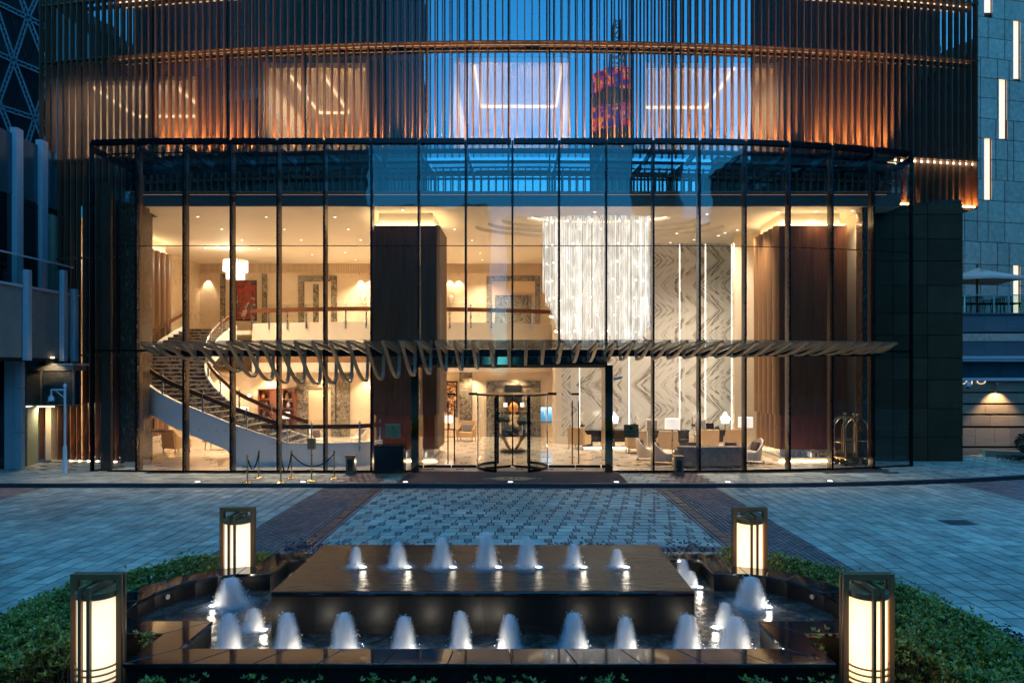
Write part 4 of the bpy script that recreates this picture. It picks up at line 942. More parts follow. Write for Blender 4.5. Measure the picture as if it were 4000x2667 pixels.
# name plaques on the glass
def plaque(x, z, m, mt_, lb):
    y = 22.36; o = thing('name_plaque', lb, 'sign', (x, y, z), 0, 'name plaques on the lobby glass')
    MB().box(-0.24,0.24,-0.012,0.012,-0.215,0.215).build('plate', m, o, bevel=0.004); MB().box(-0.03,0.03,0.012,0.075,-0.03,0.03).build('fixing', M['steel'], o)
    text('ST REGIS', 0.082, 'lettering', mt_, o, (0,-0.014,-0.035), sx=1.05)
    # crest: small lattice medallion
    c = MB()
    for a in range(7):
        an = R(90)+ (a-3)*0.42; c.tube([(0,-0.016,0.06),(0.03*math.cos(an)-0.004,-0.016,0.085+0.03*math.sin(an)),(0.055*math.cos(an),-0.016,0.095+0.05*math.sin(an))], 0.006, 5)
    c.box(-0.04,0.04,-0.018,-0.013,0.045,0.055).build('crest', mt_, o)
    MB().box(-0.06,0.06,-0.016,-0.013,-0.102,-0.096).build('rule', mt_, o)
    text('瑞吉酒店', 0.038, 'small_lettering', mt_, o, (0,-0.014,-0.145), sx=1.3)
    return o
plaque((1535-CX)*22.36/F, H-(1681-CY)*22.36/F, M['brushedgold'], M['bronze'], 'square brass name plaque on the glass beside the valet desk')
plaque((2466-CX)*22.36/F, H-(1683-CY)*22.36/F, M['bronze'], M['black'], 'square dark bronze name plaque on the glass right of the entrance')
# ================================================================== lobby shell
FZ = 0.02; CZ = 9.10
fl = struct(MB().prism([(-17.3,25.2),(-13.9,25.2),(-13.9,22.52),(5,22.52),(9,22.75),(12.2,23.6),(12.2,38),(-17.3,38)], -0.03, FZ), 'floor', M['floor'])
st = MB()
for j in range(16):
    for i in range(34):
        x = -17 + i*1.0 + (0.5 if j % 2 else 0); y = 22.9 + j*0.80
        if x > 12: continue
        for dx in (-1, 1):
            st.add([(x,y-0.03,FZ+0.002),(x+dx*0.125,y-0.10,FZ+0.002),(x+dx*0.125,y+0.10,FZ+0.002),(x,y+0.03,FZ+0.002)], [(0,1,2,3) if dx > 0 else (3,2,1,0)])
tag(st.build('floor_inlay', M['floorstar'], fl), kind='stuff')
# ceiling with an oval stepped medallion
EXc, EYc = 3.2, 27.6
def oval(rx, ry, z, n=64): return [(EXc+rx*math.cos(2*math.pi*i/n), EYc+ry*math.sin(2*math.pi*i/n), z) for i in range(n)]
cm = MB(); cm.add([(-17.3,25.7,CZ),(-13.6,25.7,CZ),(-13.6,38,CZ),(-17.3,38,CZ)], [(3,2,1,0)]); x0, x1, y0, y1 = -13.6, 13.4, 24.06, 38.0; n = 64; a = oval(5.0, 2.2, CZ); sq = []
for (x, y, z) in a:
    dx, dy = x-EXc, y-EYc; k = min(((x1-EXc) if dx > 0 else (EXc-x0))/max(abs(dx),1e-6), ((y1-EYc) if dy > 0 else (EYc-y0))/max(abs(dy),1e-6)); sq.append((EXc+dx*k, EYc+dy*k, CZ))
cm.add(a+sq, [(i,(i+1)%n,n+(i+1)%n,n+i) for i in range(n)])
for cxy in ((x0,y0),(x1,y0),(x1,y1),(x0,y1)):      # close the corners
    d = sorted(range(n), key=lambda i: (sq[i][0]-cxy[0])**2+(sq[i][1]-cxy[1])**2)
    i = min(range(n), key=lambda i: abs(math.atan2(cxy[1]-EYc, cxy[0]-EXc) - math.atan2((sq[i][1]-EYc), (sq[i][0]-EXc))))
    ang = math.atan2(cxy[1]-EYc, cxy[0]-EXc); lo_ = max((j for j in range(n)), key=lambda j: -((ang-math.atan2(sq[j][1]-EYc, sq[j][0]-EXc)) % (2*math.pi))); cm.add([sq[lo_], sq[(lo_+1)%n], (*cxy, CZ)], [(0,1,2)])
rings = [(5.0,2.2,CZ,CZ+0.13),(4.5,1.95,CZ+0.13,CZ+0.26),(3.95,1.70,CZ+0.26,CZ+0.39),(2.9,1.25,CZ+0.39,CZ+0.70)]
for k, (rx, ry, za, zb) in enumerate(rings):
    A, B = oval(rx, ry, za), oval(rx, ry, zb); cm.add(A+B, [(i,n+i,n+(i+1)%n,(i+1)%n) for i in range(n)])
    if k < 3: C = oval(rings[k+1][0], rings[k+1][1], zb); cm.add(B+C, [(i,n+i,n+(i+1)%n,(i+1)%n) for i in range(n)])
    else: cm.add(B, [tuple(range(n))])
ceil = struct(cm, 'ceiling', M['ceiling'])
MB().box(-13.9, 13.4, 24.02, 24.058, CZ, 9.55).build('ceiling_fascia', M['taupe'], ceil); MB().box(-13.5, 12.9, 24.0, 24.015, 9.49, 9.515).build('fascia_reflection', M['e_reflection'], ceil)  # thin glowing strip paints an orange reflection on the fascia, no lamp there
MB().box(-13.6, 13.0, 23.90, 24.018, 9.56, 9.60).build('fascia_trim', M['bronze'], ceil)
MB().box(-13.6, 13.4, 24.02, 26.2, 9.551, 9.559).build('fascia_cap', M['darkmetal'], ceil); MB().box(-17.3, 13.4, 26.3, 38, CZ+0.75, 10.85).build('roof_void', M['backing'], ceil); MB().box(-13.6, 13.4, 26.0, 26.29, 9.56, 10.85).build('roof_void_front', M['backing'], ceil)
MB().add([(EXc+2.8*math.cos(2*math.pi*i/48), EYc+1.15*math.sin(2*math.pi*i/48), CZ+0.47+dz) for dz in (0,0.02) for i in range(48)], [(i,48+i,48+(i+1)%48,(i+1)%48) for i in range(48)]).build('medallion_light', M['e_led'], ceil)
# walls
wb = struct(MB().box(-17.3, 2.6, 36.9, 37.1, FZ, CZ), 'wall_back_upper', M['beige'])
fz = MB()
for k in range(150): x = -17.2+k*0.13; fz.box(x, x+0.10, 36.84, 36.90, 8.68, CZ)
tag(fz.build('fluted_frieze', M['beige_dk'], wb), kind='stuff')
MB().box(-17.3, 2.6, 36.85, 36.899, 8.60, 8.665).build('cornice', M['beige_dk'], wb)
wl = struct(MB().box(-17.3, 2.6, 34.30, 34.5, FZ, 3.27), 'wall_back_lower', M['beige'])
struct(MB().box(-17.5, -17.3, 25.2, 38, FZ, CZ), 'wall_left', M['beige'])
wr = struct(MB().box(9.0, 13.5, 28.6, 28.8, FZ, CZ), 'wall_right', M['cream'])
struct(MB().box(12.32, 12.5, 24.3, 28.6, FZ, CZ), 'wall_right_side', M['cream'])
struct(MB().box(1.62, 1.90, 31.0, 37.1, FZ, CZ), 'wall_marble_return', M['cream'])
struct(MB().prism([(-14.35,24.55),(-13.55,24.55),(-13.55,25.2),(-14.35,25.2)], 0, CZ), 'wall_end', M['darkmarble'])
# marble pillars at the two ends of the lobby
for xa, xb, ya, yb, lb in ((-13.60,-13.22,23.55,24.4,'dark veined marble pillar just inside the glass at the left end of the lobby'),(12.12,12.31,24.15,24.6,'slim dark veined marble pillar behind the luggage carts')):
    o = thing('marble_pillar', lb, 'pillar', ((xa+xb)/2, ya, FZ)); MB().box(xa, xb, ya, yb, FZ+0.16, CZ).build('shaft', M['darkmarble'], o, world=True); MB().box(xa-0.03, xb+0.03, ya-0.03, yb+0.03, FZ, FZ+0.158).build('base', M['cream'], o, world=True)
for xa, w, ya, m, lb in ((-13.98,0.06,23.2,'brushedgold','narrow brass post inside the left corner glass'),(-14.02,0.34,22.85,'brownfin','broad brown metal post inside the left corner glass'),(-13.80,0.12,23.9,'steel','narrow grey post beside the left marble pillar')):
    tag(MB().box(xa, xa+w, ya, ya+0.12, FZ, 9.6).build('lobby_post', M[m]), lb, 'post', 'posts inside the left corner')
# chevron marble feature wall
cw = thing('chevron_marble_wall', 'tall white marble wall with grey chevron veins and vertical light strips', 'wall', (6.2, 31, 0))
ed = [(p-CX)*31/F for p in (2172,2266,2362,2460,2556,2658,2759,2862,2965)]
for a, b in zip(ed, ed[1:]):
    zz = [0.34, 1.55, 2.68, 3.81, 4.94, 6.07, 7.20, 8.33, CZ]
    for za, zb in zip(zz, zz[1:]):
        MB().prism([(a,31.0),(b-0.035,31.10),(b-0.035,31.16),(a,31.16)], za+0.001, zb-0.001).build('marble_slab', M['chevron'], cw, world=True)
    MB().box(b-0.030, b-0.004, 31.09, 31.12, 0.34, CZ-0.02).build('light_strip', M['e_ledm'], cw, world=True)
MB().box(ed[0], ed[-1], 30.90, 31.16, FZ, 0.335).build('plinth', M['cream'], cw, world=True)
MB().box(ed[0], ed[-1], 31.17, 31.3, FZ, CZ).build('core', M['cream'], cw, world=True)
# mezzanine
def yb(X): return min(32.4 + 0.028*(X+6.5)**2, 34.2)
bx = [-13.2 + (1.6+13.2)*i/30 for i in range(31)]; bp = [(X, yb(X)) for X in bx]
mz = thing('mezzanine', 'curved cream mezzanine edge with glass balustrade and dark wood handrail', 'balcony', (-6, 33, 3.3))
MB().strip(bp, 0.18, [3.27]*31, [3.72]*31).build('fascia', M['cream'], mz, True, world=True)
MB().strip([(x,y+0.02) for x,y in bp], 0.16, [3.721]*31, [4.16]*31).build('bronze_mesh_band', M['bronze'], mz, True, world=True)
MB().strip(bp, 0.18, [4.161]*31, [5.65]*31).build('parapet', M['cream'], mz, True, world=True)
MB().prism([(x,y+0.19) for x,y in bp] + [(1.6,36.88),(-17.28,36.88),(-17.28,33.4),(-13.3,33.4)], 5.10, 5.30).build('slab', M['cream'], mz, world=True)
MB().prism([(x,y+0.19) for x,y in bp] + [(1.6,34.29),(-13.2,34.29)], 3.28, 3.34).build('soffit', M['ceiling'], mz, world=True)
for i in range(0, 30, 2):
    MB().strip([bp[i],bp[i+1],bp[i+2]], 0.015, [5.66]*3, [6.55]*3).build('balustrade_pane', M['g_clear'], mz, world=True)
    x, y = bp[i]; MB().box(x-0.03, x+0.03, y-0.06, y-0.005, 5.35, 6.50).build('balustrade_post', M['steel'], mz, world=True)
MB().strip([(x,y-0.02) for x,y in bp], -0.07, [6.16]*31, [6.36]*31).build('handrail', M['wood'], mz, world=True)
# upper doorways, pictures
def doorway(name, lb, xc, w, ztop, z0, Y, fw, inner, par=None):
    o = thing(name, lb, 'doorway', (xc, Y, z0))
    for s in (-1, 1): MB().box(*sorted((xc+s*w/2, xc+s*(w/2-fw))), Y-0.10, Y+0.02, z0, ztop).build('jamb', M['framemarble'], o, world=True)
    MB().box(xc-w/2+fw, xc+w/2-fw, Y-0.10, Y+0.02, ztop-fw, ztop).build('lintel', M['framemarble'], o, world=True)
    MB().box(xc-w/2+fw, xc+w/2-fw, Y-0.012, Y-0.002, z0, ztop-fw).build('door_panel', M[inner], o, world=True)
    return o
d1 = doorway('marble_doorway', 'marble framed upper doorway left of the wooden column', (1242-CX)*36.9/F, 2.07, 8.44, 5.30, 36.9, 0.30, 'cream')
MB().box(d1.location.x-0.25, d1.location.x+0.05, 36.84, 36.885, 5.30, 8.0).build('mirror_panel', M['framemarble'], d1, world=True)
d2 = doorway('marble_doorway', 'marble framed upper doorway beside the big chandelier', (2005-CX)*36.9/F, 2.9, 8.44, 5.30, 36.9, 0.28, 'beige_dk')
MB().box(d2.location.x-1.0, d2.location.x+1.0, 36.80, 36.88, 5.30, 7.4).build('mantel', M['framemarble'], d2, world=True)
def picture(name, lb, x0, x1, z0, z1, Y, m, fm='black'):
    o = thing(name, lb, 'painting', ((x0+x1)/2, Y, (z0+z1)/2)); w, h = (x1-x0)/2, (z1-z0)/2
    MB().box(-w+0.05, w-0.05, -0.03, -0.005, -h+0.05, h-0.05).build('canvas', M[m], o)
    MB().box(-w,w,-0.05,0,h-0.05,h).box(-w,w,-0.05,0,-h,-h+0.05).box(-w,-w+0.05,-0.05,0,-h+0.05,h-0.05).box(w-0.05,w,-0.05,0,-h+0.05,h-0.05).build('frame', M[fm], o)
    return o
s_ = 36.9/F
picture('painting', 'tall red and black abstract painting on the upper wall by the stairs', (922-CX)*s_, (1004-CX)*s_, H-(1253-CY)*s_, H-(1095-CY)*s_, 36.88, 'art_red')
for px in (872, 1035): 
    tag(MB().box((px-9-CX)*s_, (px+9-CX)*s_, 36.78, 36.88, 5.3, 8.55).build('marble_pilaster', M['framemarble']), 'slim marble pilaster %s of the red painting' % ('left' if px < 900 else 'right'), 'pilaster', 'pilasters beside the red painting')
s_ = 34.3/F
picture('painting', 'narrow gold floral panel in a black frame left of the entrance', (1740-CX)*s_, (1787-CX)*s_, H-(1628-CY)*s_, H-(1490-CY)*s_, 34.28, 'art_gold')
for a, b, lb in ((1795,1845,'broad veined marble pilaster right of the gold floral panel'),(1160,1186,'veined marble pilaster right of the red bookcase'),(1312,1368,'veined marble pilaster beside the lower doorway')):
    tag(MB().box((a-CX)*s_, (b-CX)*s_, 34.20, 34.29, FZ, 3.25).build('marble_pilaster', M['framemarble']), lb, 'pilaster', 'pilasters on the lower wall')
doorway('marble_doorway', 'marble framed lower doorway seen behind the stair landing', (1250-CX)*s_, 1.7, 2.75, FZ, 34.3, 0.28, 'beige_dk')
nd = doorway('marble_alcove', 'marble framed alcove with an amber orb behind the revolving door', (2006-CX)*s_, 2.72, 2.82, FZ, 34.3, 0.24, 'framemarble')
MB().box((1975-CX)*s_, (2035-CX)*s_, 34.17, 34.24, 1.6, 2.62).build('dark_mirror', M['black'], nd, world=True)
ob = thing('amber_orb', 'round amber orb on a pedestal in the marble alcove', 'ornament', ((2006-CX)*33.9/F, 33.9, FZ)); MB().ball((0,0,1.48),0.24,20,1.15).build('orb', M['amber'], ob, True); MB().lathe([(0.32,0),(0.30,0.05),(0.24,0.10),(0.24,1.02),(0.30,1.08),(0.12,1.12),(0.10,1.22)], n=20).build('pedestal', M['beige_dk'], ob, True)
# wall screen
sc_ = thing('wall_screen', 'bright blue wall display right of the revolving door', 'screen', ((2134-CX)*s_, 34.28, H-(1617-CY)*s_)); MB().box(-0.31,0.31,-0.06,0,-0.40,0.40).build('bezel', M['black'], sc_); MB().box(-0.28,0.28,-0.066,-0.061,-0.37,0.37).build('display', M['screen'], sc_)
# bookcase
s_ = 33.9/F; bxa, bxb, bt = (1008-CX)*s_, (1152-CX)*s_, H-(1518-CY)*s_
bc = thing('bookcase', 'red mahogany bookcase with vases behind the staircase', 'bookcase', ((bxa+bxb)/2, 33.9, FZ))
MB().box(bxa, bxb, 34.22, 34.28, FZ, bt).build('back_panel', M['wood_red'], bc, world=True)
for k in range(4): x = bxa+(bxb-bxa-0.06)*k/3; MB().box(x, x+0.06, 33.85, 34.22, FZ, bt).build('upright', M['wood_red'], bc, world=True)
for z in (0.1, 0.55, 1.0, 1.45, 1.9, bt-0.06):
    for k in (0, 2): x = bxa+(bxb-bxa-0.06)*k/3; MB().box(x+0.061, x+(bxb-bxa-0.06)/3-0.001, 33.87, 34.22, z, z+0.04).build('shelf', M['wood_red'], bc, world=True)
MB().box(bxa+(bxb-bxa)/3+0.045, bxa+2*(bxb-bxa)/3-0.02, 33.86, 33.90, FZ, bt-0.08).build('door', M['wood_red'], bc, world=True)
for k, (u_, z, m) in enumerate([(0.14,1.04,'cushion_dk'),(0.20,1.49,'brushedgold'),(0.80,1.49,'white'),(0.86,1.04,'cushion_dk'),(0.76,1.94,'brushedgold'),(0.12,1.94,'amber')]):
    v_ = thing('vase', 'small vase on the red bookcase, %s' % ['red one on the left lower shelf','brass one on the left middle shelf','white one on the right middle shelf','red one on the right lower shelf','brass one on the right upper shelf','amber one on the left upper shelf'][k], 'vase', (bxa+(bxb-bxa)*u_, 34.02, z+0.002), 0, 'vases on the bookcase')
    MB().lathe([(0.05,0),(0.09,0.06),(0.10,0.14),(0.05,0.22),(0.06,0.27)], n=14).build('body', M[m], v_, True)
# fluted columns with lit tops
def column(lb, xa, xb, ya, yb_):
    o = thing('wood_column', lb, 'column', ((xa+xb)/2, (ya+yb_)/2, FZ))
    def flutes(x0,x1,y0,y1,za,zb,m,nm):
        mb = MB(); nf = 5
        def scal(p, q, outw):
            pts = []
            for k in range(nf):
                for j in range(6):
                    f = (k+j/6)/nf; b = math.sin(math.pi*j/6)*0.13; pts.append((p[0]+(q[0]-p[0])*f+outw[0]*b, p[1]+(q[1]-p[1])*f+outw[1]*b))
            return pts
        poly = [(x0,y0),(x1,y0)] + scal((x1,y0),(x1,y1),(1,0))[1:] + [(x1,y1),(x0,y1)] + scal((x0,y1),(x0,y0),(-1,0))[1:]
        return mb.prism(poly, za, zb).build(nm, m, o, True, world=True)
    flutes(xa, xb, ya, yb_, 1.71, 8.62, M['wood_lit'], 'upper_shaft')
    flutes(xa+0.08, xb-0.08, ya+0.08, yb_-0.08, 0.45, 1.705, M['wood_lit'], 'lower_shaft')
    w = (xb-xa)/4
    for k in range(4): MB().box(xa+k*w+0.004, xa+(k+1)*w-0.004, ya-0.03, ya-0.002, 1.71, 8.62).build('front_panel', M['wood'], o, world=True)
    MB().box(xa+0.10, xb-0.10, ya+0.052, ya+0.078, 0.45, 1.705).build('lower_panel', M['wood_red'], o, world=True)
    MB().box(xa+0.16, xb-0.16, ya+0.16, yb_-0.16, 8.623, CZ).build('lit_cap', M['ceiling'], o, world=True)
    for (a,b,c,d) in ((xa+0.05,xb-0.05,ya+0.04,ya+0.09),(xa+0.05,xb-0.05,yb_-0.09,yb_-0.04),(xa+0.04,xa+0.09,ya+0.1,yb_-0.1),(xb-0.09,xb-0.04,ya+0.1,yb_-0.1)): MB().box(a,b,c,d,8.624,8.65).build('cove_strip', M['e_cove'], o, world=True)
    MB().box(xa+0.14, xb-0.14, ya+0.25, yb_-0.25, 0.16, 0.449).build('base_core', M['steel'], o, world=True)
    MB().box(xa+0.02, xb-0.02, ya+0.02, yb_-0.02, FZ, 0.158).build('plinth', M['cream'], o, world=True)
    MB().box(xa+0.0, xb-0.0, ya-0.01, ya+0.018, FZ+0.001, 0.04).build('plinth_light', M['e_cove'], o, world=True)
    for k in range(9):
        x = xa+0.18+(xb-xa-0.36)*k/8; MB().cyl((x,ya+0.15,0.16),(x,ya+0.15,0.28+0.05*(k%3)),0.035,0.03,10).build('crystal_bottle', M['e_shade'] if k % 3 == 1 else M['steel'], o, True, world=True)  # every third bottle glows on its own, light painted into its material
    return o
column('dark walnut column with fluted sides coloured as lit gold left of the entrance', -5.33, -3.02, 24.9, 27.3)
column('dark walnut column with fluted sides coloured as lit gold beside the luggage carts', 9.45, 11.92, 24.9, 27.4)
column('fluted column coloured as lit gold at the far left wall above the staircase', -18.2, -16.05, 29.0, 31.4)
# downlights in the lobby ceiling
dl_b = MB().lathe([(0.08,-0.012),(0.08,0.0)], n=16).mesh('downlight', M['whitemetal'], True); dl_l = MB().lathe([(0.045,-0.016),(0.045,-0.0125)], n=12).mesh('downlight_lens', M['e_down'], True)
DL = [(1573,820),(1040,847),(1308,847),(1111,895),(1360,895),(1176,937),(1408,937),(1776,895),(1844,938),(1219,994),(1348,985),(1388,1015),(1875,988),(1884,1015),(772,846),(865,894),(945,937),(1013,971),(802,968),(2323,828),(2762,836),(2880,898),(2806,920),(2711,936),(2619,947),(3187,826),(3040,829),(3330,822)]  # last one added to brighten the wall at the right end
for i, (px, py) in enumerate(DL):
    p = atz(px, py, CZ)
    if ((p.x-EXc)/5.0)**2+((p.y-EYc)/2.2)**2 < 1.02: continue
    b = put('downlight', dl_b, ceil, p); put('downlight_lens', dl_l, b)
    lamp('SPOT', (p.x, p.y, CZ-0.03), 0.01 if i == 0 else (350 if px < 2600 and py < 960 else (520 if px < 2600 else (110 if py < 930 else 0.01))), (1,0.80,0.57), ceil, 0.08, (0,0,0), 110, 0.8, name='downlight_lamp')
for x_, y_ in ((8.6,26.0),(9.0,27.4),(6.6,28.7),(3.6,29.3),(8.6,28.6)):  # extra downlights added to brighten the marble wall and right seating area
    b = put('downlight', dl_b, ceil, (x_,y_,CZ)); put('downlight_lens', dl_l, b); lamp('SPOT', (x_,y_,CZ-0.03), 500, (1,0.82,0.60), ceil, 0.08, (0,0,0), 100, 0.9, name='downlight_lamp')
# spot washes on the upper wall and lights under the mezzanine
for px in (1403, 1440, 1790, 1755, 800):
    x = (px-CX)*36.5/F; q = tag(MB().cyl((x,36.72,8.60),(x,36.72,8.44),0.05,n=12).build('wall_downlight', M['beige_dk'], wb, True)); lamp('SPOT', (x,36.68,8.42), 40, (1,0.8,0.55), wb, 0.04, (R(12),0,0), 70)
for x in (-15,-12.5,-10,-7.5,-5,-2.5,-0.2):
    q = put('downlight', dl_b, mz, (x+6, 33.75-33, 3.278-3.3)); put('downlight_lens', dl_l, q); lamp('SPOT', (x+6, 33.7-33, 3.24-3.3), 110, (1,0.76,0.48), mz, 0.06, (R(8),0,0), 110)

# ================================================================== staircase
P = [(-8.1,25.0,0.62),(-10.0,25.0,1.30),(-11.8,25.3,2.10),(-13.3,26.4,2.92),(-14.2,28.2,3.72),(-14.6,30.2,4.52),(-14.7,32.4,5.30)]
def spl(t):
    f = t*(len(P)-1); i = min(int(f), len(P)-2); u = f-i; p = [Vector(P[min(max(i+k,0),len(P)-1)]) for k in (-1,0,1,2)]
    return 0.5*((2*p[1]) + (-p[0]+p[2])*u + (2*p[0]-5*p[1]+4*p[2]-p[3])*u*u + (-p[0]+3*p[1]-3*p[2]+p[3])*u**3)
def frame(t):
    c = spl(t); d = spl(min(t+0.01,1))-spl(max(t-0.01,0)); d.z = 0; d.normalize(); return c, d, Vector((-d.y, d.x, 0))
sc = thing('staircase', 'sweeping curved staircase with white stringer, marble steps and wood handrails', 'staircase', (-10, 25, FZ))
NS = 30; hw = 1.12
for i in range(NS):
    c0, d0, n0 = frame(i/NS); c1, d1_, n1 = frame((i+1)/NS); z = 0.62 + (5.30-0.62)*(i+1)/NS
    a, b, c, d = c0+n0*hw, c0-n0*hw, c1-n1*hw+d1_*0.02, c1+n1*hw+d1_*0.02
    s = MB().prism([(a.x,a.y),(d.x,d.y),(c.x,c.y),(b.x,b.y)][::-1], z-0.30, z-0.022).build('step', M['riser'], sc, world=True)
    e = d0*-0.02; a2, b2 = a+e, b+e
    q = MB().prism([(a.x,a.y),(d.x,d.y),(c.x,c.y),(b.x,b.y)][::-1], z-0.021, z).build('tread', M['riser'], sc, world=True); ua, ub = a+d0*0.05, b+d0*0.05; MB().prism([(a2.x,a2.y),(ua.x,ua.y),(ub.x,ub.y),(b2.x,b2.y)][::-1], z-0.030, z+0.004).build('nosing', M['travertine'], sc, world=True)  # pale nosing strip puts the light on the tread edges into its colour
ts = [i/40 for i in range(41)]
def side(o_, dz): return [(lambda c,d,n: (c.x+n.x*o_, c.y+n.y*o_))(*frame(t)) for t in ts]
zz = [spl(t).z for t in ts]
L_, R_ = side(hw+0.001, 0), side(-hw-0.13, 0)
MB().strip(L_, 0.12, [max(FZ, z-0.78) if x < -10.05 else FZ for (x,y), z in zip(L_, zz)], [z+0.16 for z in zz]).build('outer_stringer', M['white'], sc, True, world=True)
MB().strip(R_, 0.12, [max(FZ, z-0.6) for z in zz], [z+0.16 for z in zz]).build('inner_stringer', M['white'], sc, True, world=True)
MB().strip([(L_[k][0],L_[k][1]) for k in range(41)], 0.12, [z+0.161 for z in zz], [z+0.19 for z in zz]).build('stringer_cap', M['cream'], sc, True, world=True)
MB().strip(R_, 0.12, [z+0.161 for z in zz], [z+0.19 for z in zz]).build('stringer_cap', M['cream'], sc, True, world=True)
MB().strip([(x,y) for x,y in side(hw,0)], -2*hw, [max(FZ,z-0.55) for z in zz], [z-0.28 for z in zz]).build('stair_soffit', M['white'], sc, True, world=True)
for o_ in (hw+0.05, -hw-0.08):
    S = side(o_, 0)
    MB().strip(S, 0.06, [z+0.66 for z in zz], [z+0.82 for z in zz]).build('handrail', M['wood'], sc, True, world=True)
    for k in range(0, 40, 5):
        MB().strip(S[k:k+6], 0.012, [z+0.20 for z in zz[k:k+6]], [z+1.0 for z in zz[k:k+6]]).build('balustrade_pane', M['g_clear'], sc, world=True)
        x, y = S[k]; MB().box(x-0.025,x+0.025,y-0.06,y-0.015,zz[k]-0.05,zz[k]+0.92).build('balustrade_post', M['steel'], sc, world=True)
# landing with low curved wall
ld = [(-9.0,23.88),(-7.2,23.80),(-6.2,23.86),(-5.6,24.05),(-5.25,24.45),(-5.1,25.1),(-5.1,26.3)]
MB().prism(ld+[(-8.15,26.3),(-8.15,25.0)], FZ, 0.62).build('landing', M['floor'], sc, world=True)
MB().strip(ld, -0.12, [FZ]*7, [0.78]*7).build('landing_wall', M['white'], sc, True, world=True)
MB().strip(ld, -0.12, [0.781]*7, [0.81]*7).build('landing_cap', M['cream'], sc, True, world=True)
for k in range(3):
    MB().strip(ld[2*k:2*k+3], 0.012, [0.82]*3, [1.62]*3).build('balustrade_pane', M['g_clear'], sc, world=True)
    x, y = ld[2*k+1]; MB().box(x-0.025,x+0.025,y-0.19,y-0.13,0.5,1.55).build('balustrade_post', M['steel'], sc, world=True)
MB().strip([(x,y-0.02) for x,y in ld], -0.06, [1.30]*7, [1.45]*7).build('handrail', M['wood'], sc, world=True)
# ================================================================== chandeliers
CXc, CYc = 3.08, 27.5
ch = thing('crystal_chandelier', 'huge oval chandelier of long hanging crystal rods', 'chandelier', (CXc, CYc, CZ))
MB().add(*(lambda a, b: (a+b, [(i,(i+1)%48,48+(i+1)%48,48+i) for i in range(48)] + [tuple(range(47,-1,-1)), tuple(range(48,96))]))([(2.2*math.cos(2*math.pi*i/48),0.98*math.sin(2*math.pi*i/48),0.50) for i in range(48)], [(2.2*math.cos(2*math.pi*i/48),0.98*math.sin(2*math.pi*i/48),0.56) for i in range(48)])).build('ceiling_plate', M['steel'], ch)
t = NT('lit crystal rod'); oi = t.n('ShaderNodeObjectInfo'); g_ = t.n('ShaderNodeNewGeometry'); tc = t.n('ShaderNodeTexCoord')
nb = t.noise(t.coord('World', (3,3,0.9)), 2.0, 3); st_ = t.math('MULTIPLY_ADD', t.math('POWER', nb, 3.0), 1.0, 0.10)
rz_ = t.math('FRACT', t.math('ADD', oi.outputs['Random'], g_.outputs['Random Per Island'])); lw = t.math('ADD', t.math('MULTIPLY', t.math('MULTIPLY', rz_, rz_), 1.3), 0.55)
pr = t.pbr((0.28,0.27,0.25), 0.12, spec=0.8, emit=(1.0,0.92,0.80), es=t.math('MULTIPLY', st_, lw)); M['rod'] = t.m
rod_me = MB().tube([(0,0,0),(0,0,-1)], 0.011, 5).mesh('crystal_rod', M['rod'])
r = random.Random(9); rest = MB(); cnt = 0
ringsC = [(1.0, 170), (0.93, 150), (0.86, 130), (0.70, 90), (0.52, 60), (0.34, 36), (0.15, 12)]
zbot = {1.0: 6.55, 0.86: 6.0, 0.70: 5.4, 0.52: 4.9, 0.34: 4.5, 0.15: 4.25}
for f, k in ringsC:
    for i in range(k):
        a = 2*math.pi*(i+r.random()*0.5)/k; x, y = 2.15*f*math.cos(a), 0.93*f*math.sin(a)
        zb_ = 4.25 + 0.7*f*r.random() + r.uniform(-0.1,0.25) + max(0.0, (-0.60-f*math.cos(a))/0.40)*2.1 + max(0.0, (f*math.cos(a)-0.85)/0.15)*0.8; z1 = CZ + 0.45 - r.random()*0.35; L = z1-zb_
        if f >= 0.86 or i % 2 == 0:
            if cnt < 285 and y < 0.35: put('crystal_rod', rod_me, ch, (x, y, z1-CZ), (0,0,0), (1,1,L)); cnt += 1; continue
        rest.tube([(x,y,z1-CZ),(x,y,zb_-CZ)], 0.011, 5)
tag(rest.build('crystal_rod_cluster', M['rod'], ch), kind='stuff')
bl = MB()
for f, zc in ((0.97,9.2),(0.96,8.3),(0.95,7.6),(0.95,6.9),(0.92,6.2),(0.88,5.5),(0.8,4.9)):
    for i in range(14):
        a = 2*math.pi*(i+0.5*r.random())/14; bl.ball((2.1*f*math.cos(a), 0.9*f*math.sin(a), zc-CZ), 0.035, 6)
tag(bl.build('chandelier_bulb_cluster', M['e_bulb'], ch), kind='stuff')

s_ = 33/F
c2 = thing('small_chandelier', 'small two tier crystal chandelier hanging above the stairs', 'chandelier', ((920-CX)*s_, 33, CZ))
zt = H-(1018-CY)*s_-CZ
MB().cyl((0,0,zt),(0,0,0),0.012,n=6).build('chain', M['gold'], c2)
for rr_, za, zb_ in ((0.55,zt,zt-0.55),(0.40,zt-0.50,zt-0.90)):
    MB().lathe([(rr_-0.02,za),(rr_+0.02,za),(rr_+0.02,za+0.03),(rr_-0.02,za+0.03)], n=24, cap=False).build('ring', M['gold'], c2, True)
    mb = MB()
    for i in range(30): a = 2*math.pi*i/30; mb.box(rr_*math.cos(a)-0.02, rr_*math.cos(a)+0.02, rr_*math.sin(a)-0.02, rr_*math.sin(a)+0.02, zb_, za-0.004)
    tag(mb.build('crystal_drop_ring', M['e_crystal'], c2), kind='stuff')
lamp('POINT', (0,-0.7,zt-0.3), 40, (1,0.8,0.55), c2, 0.2)
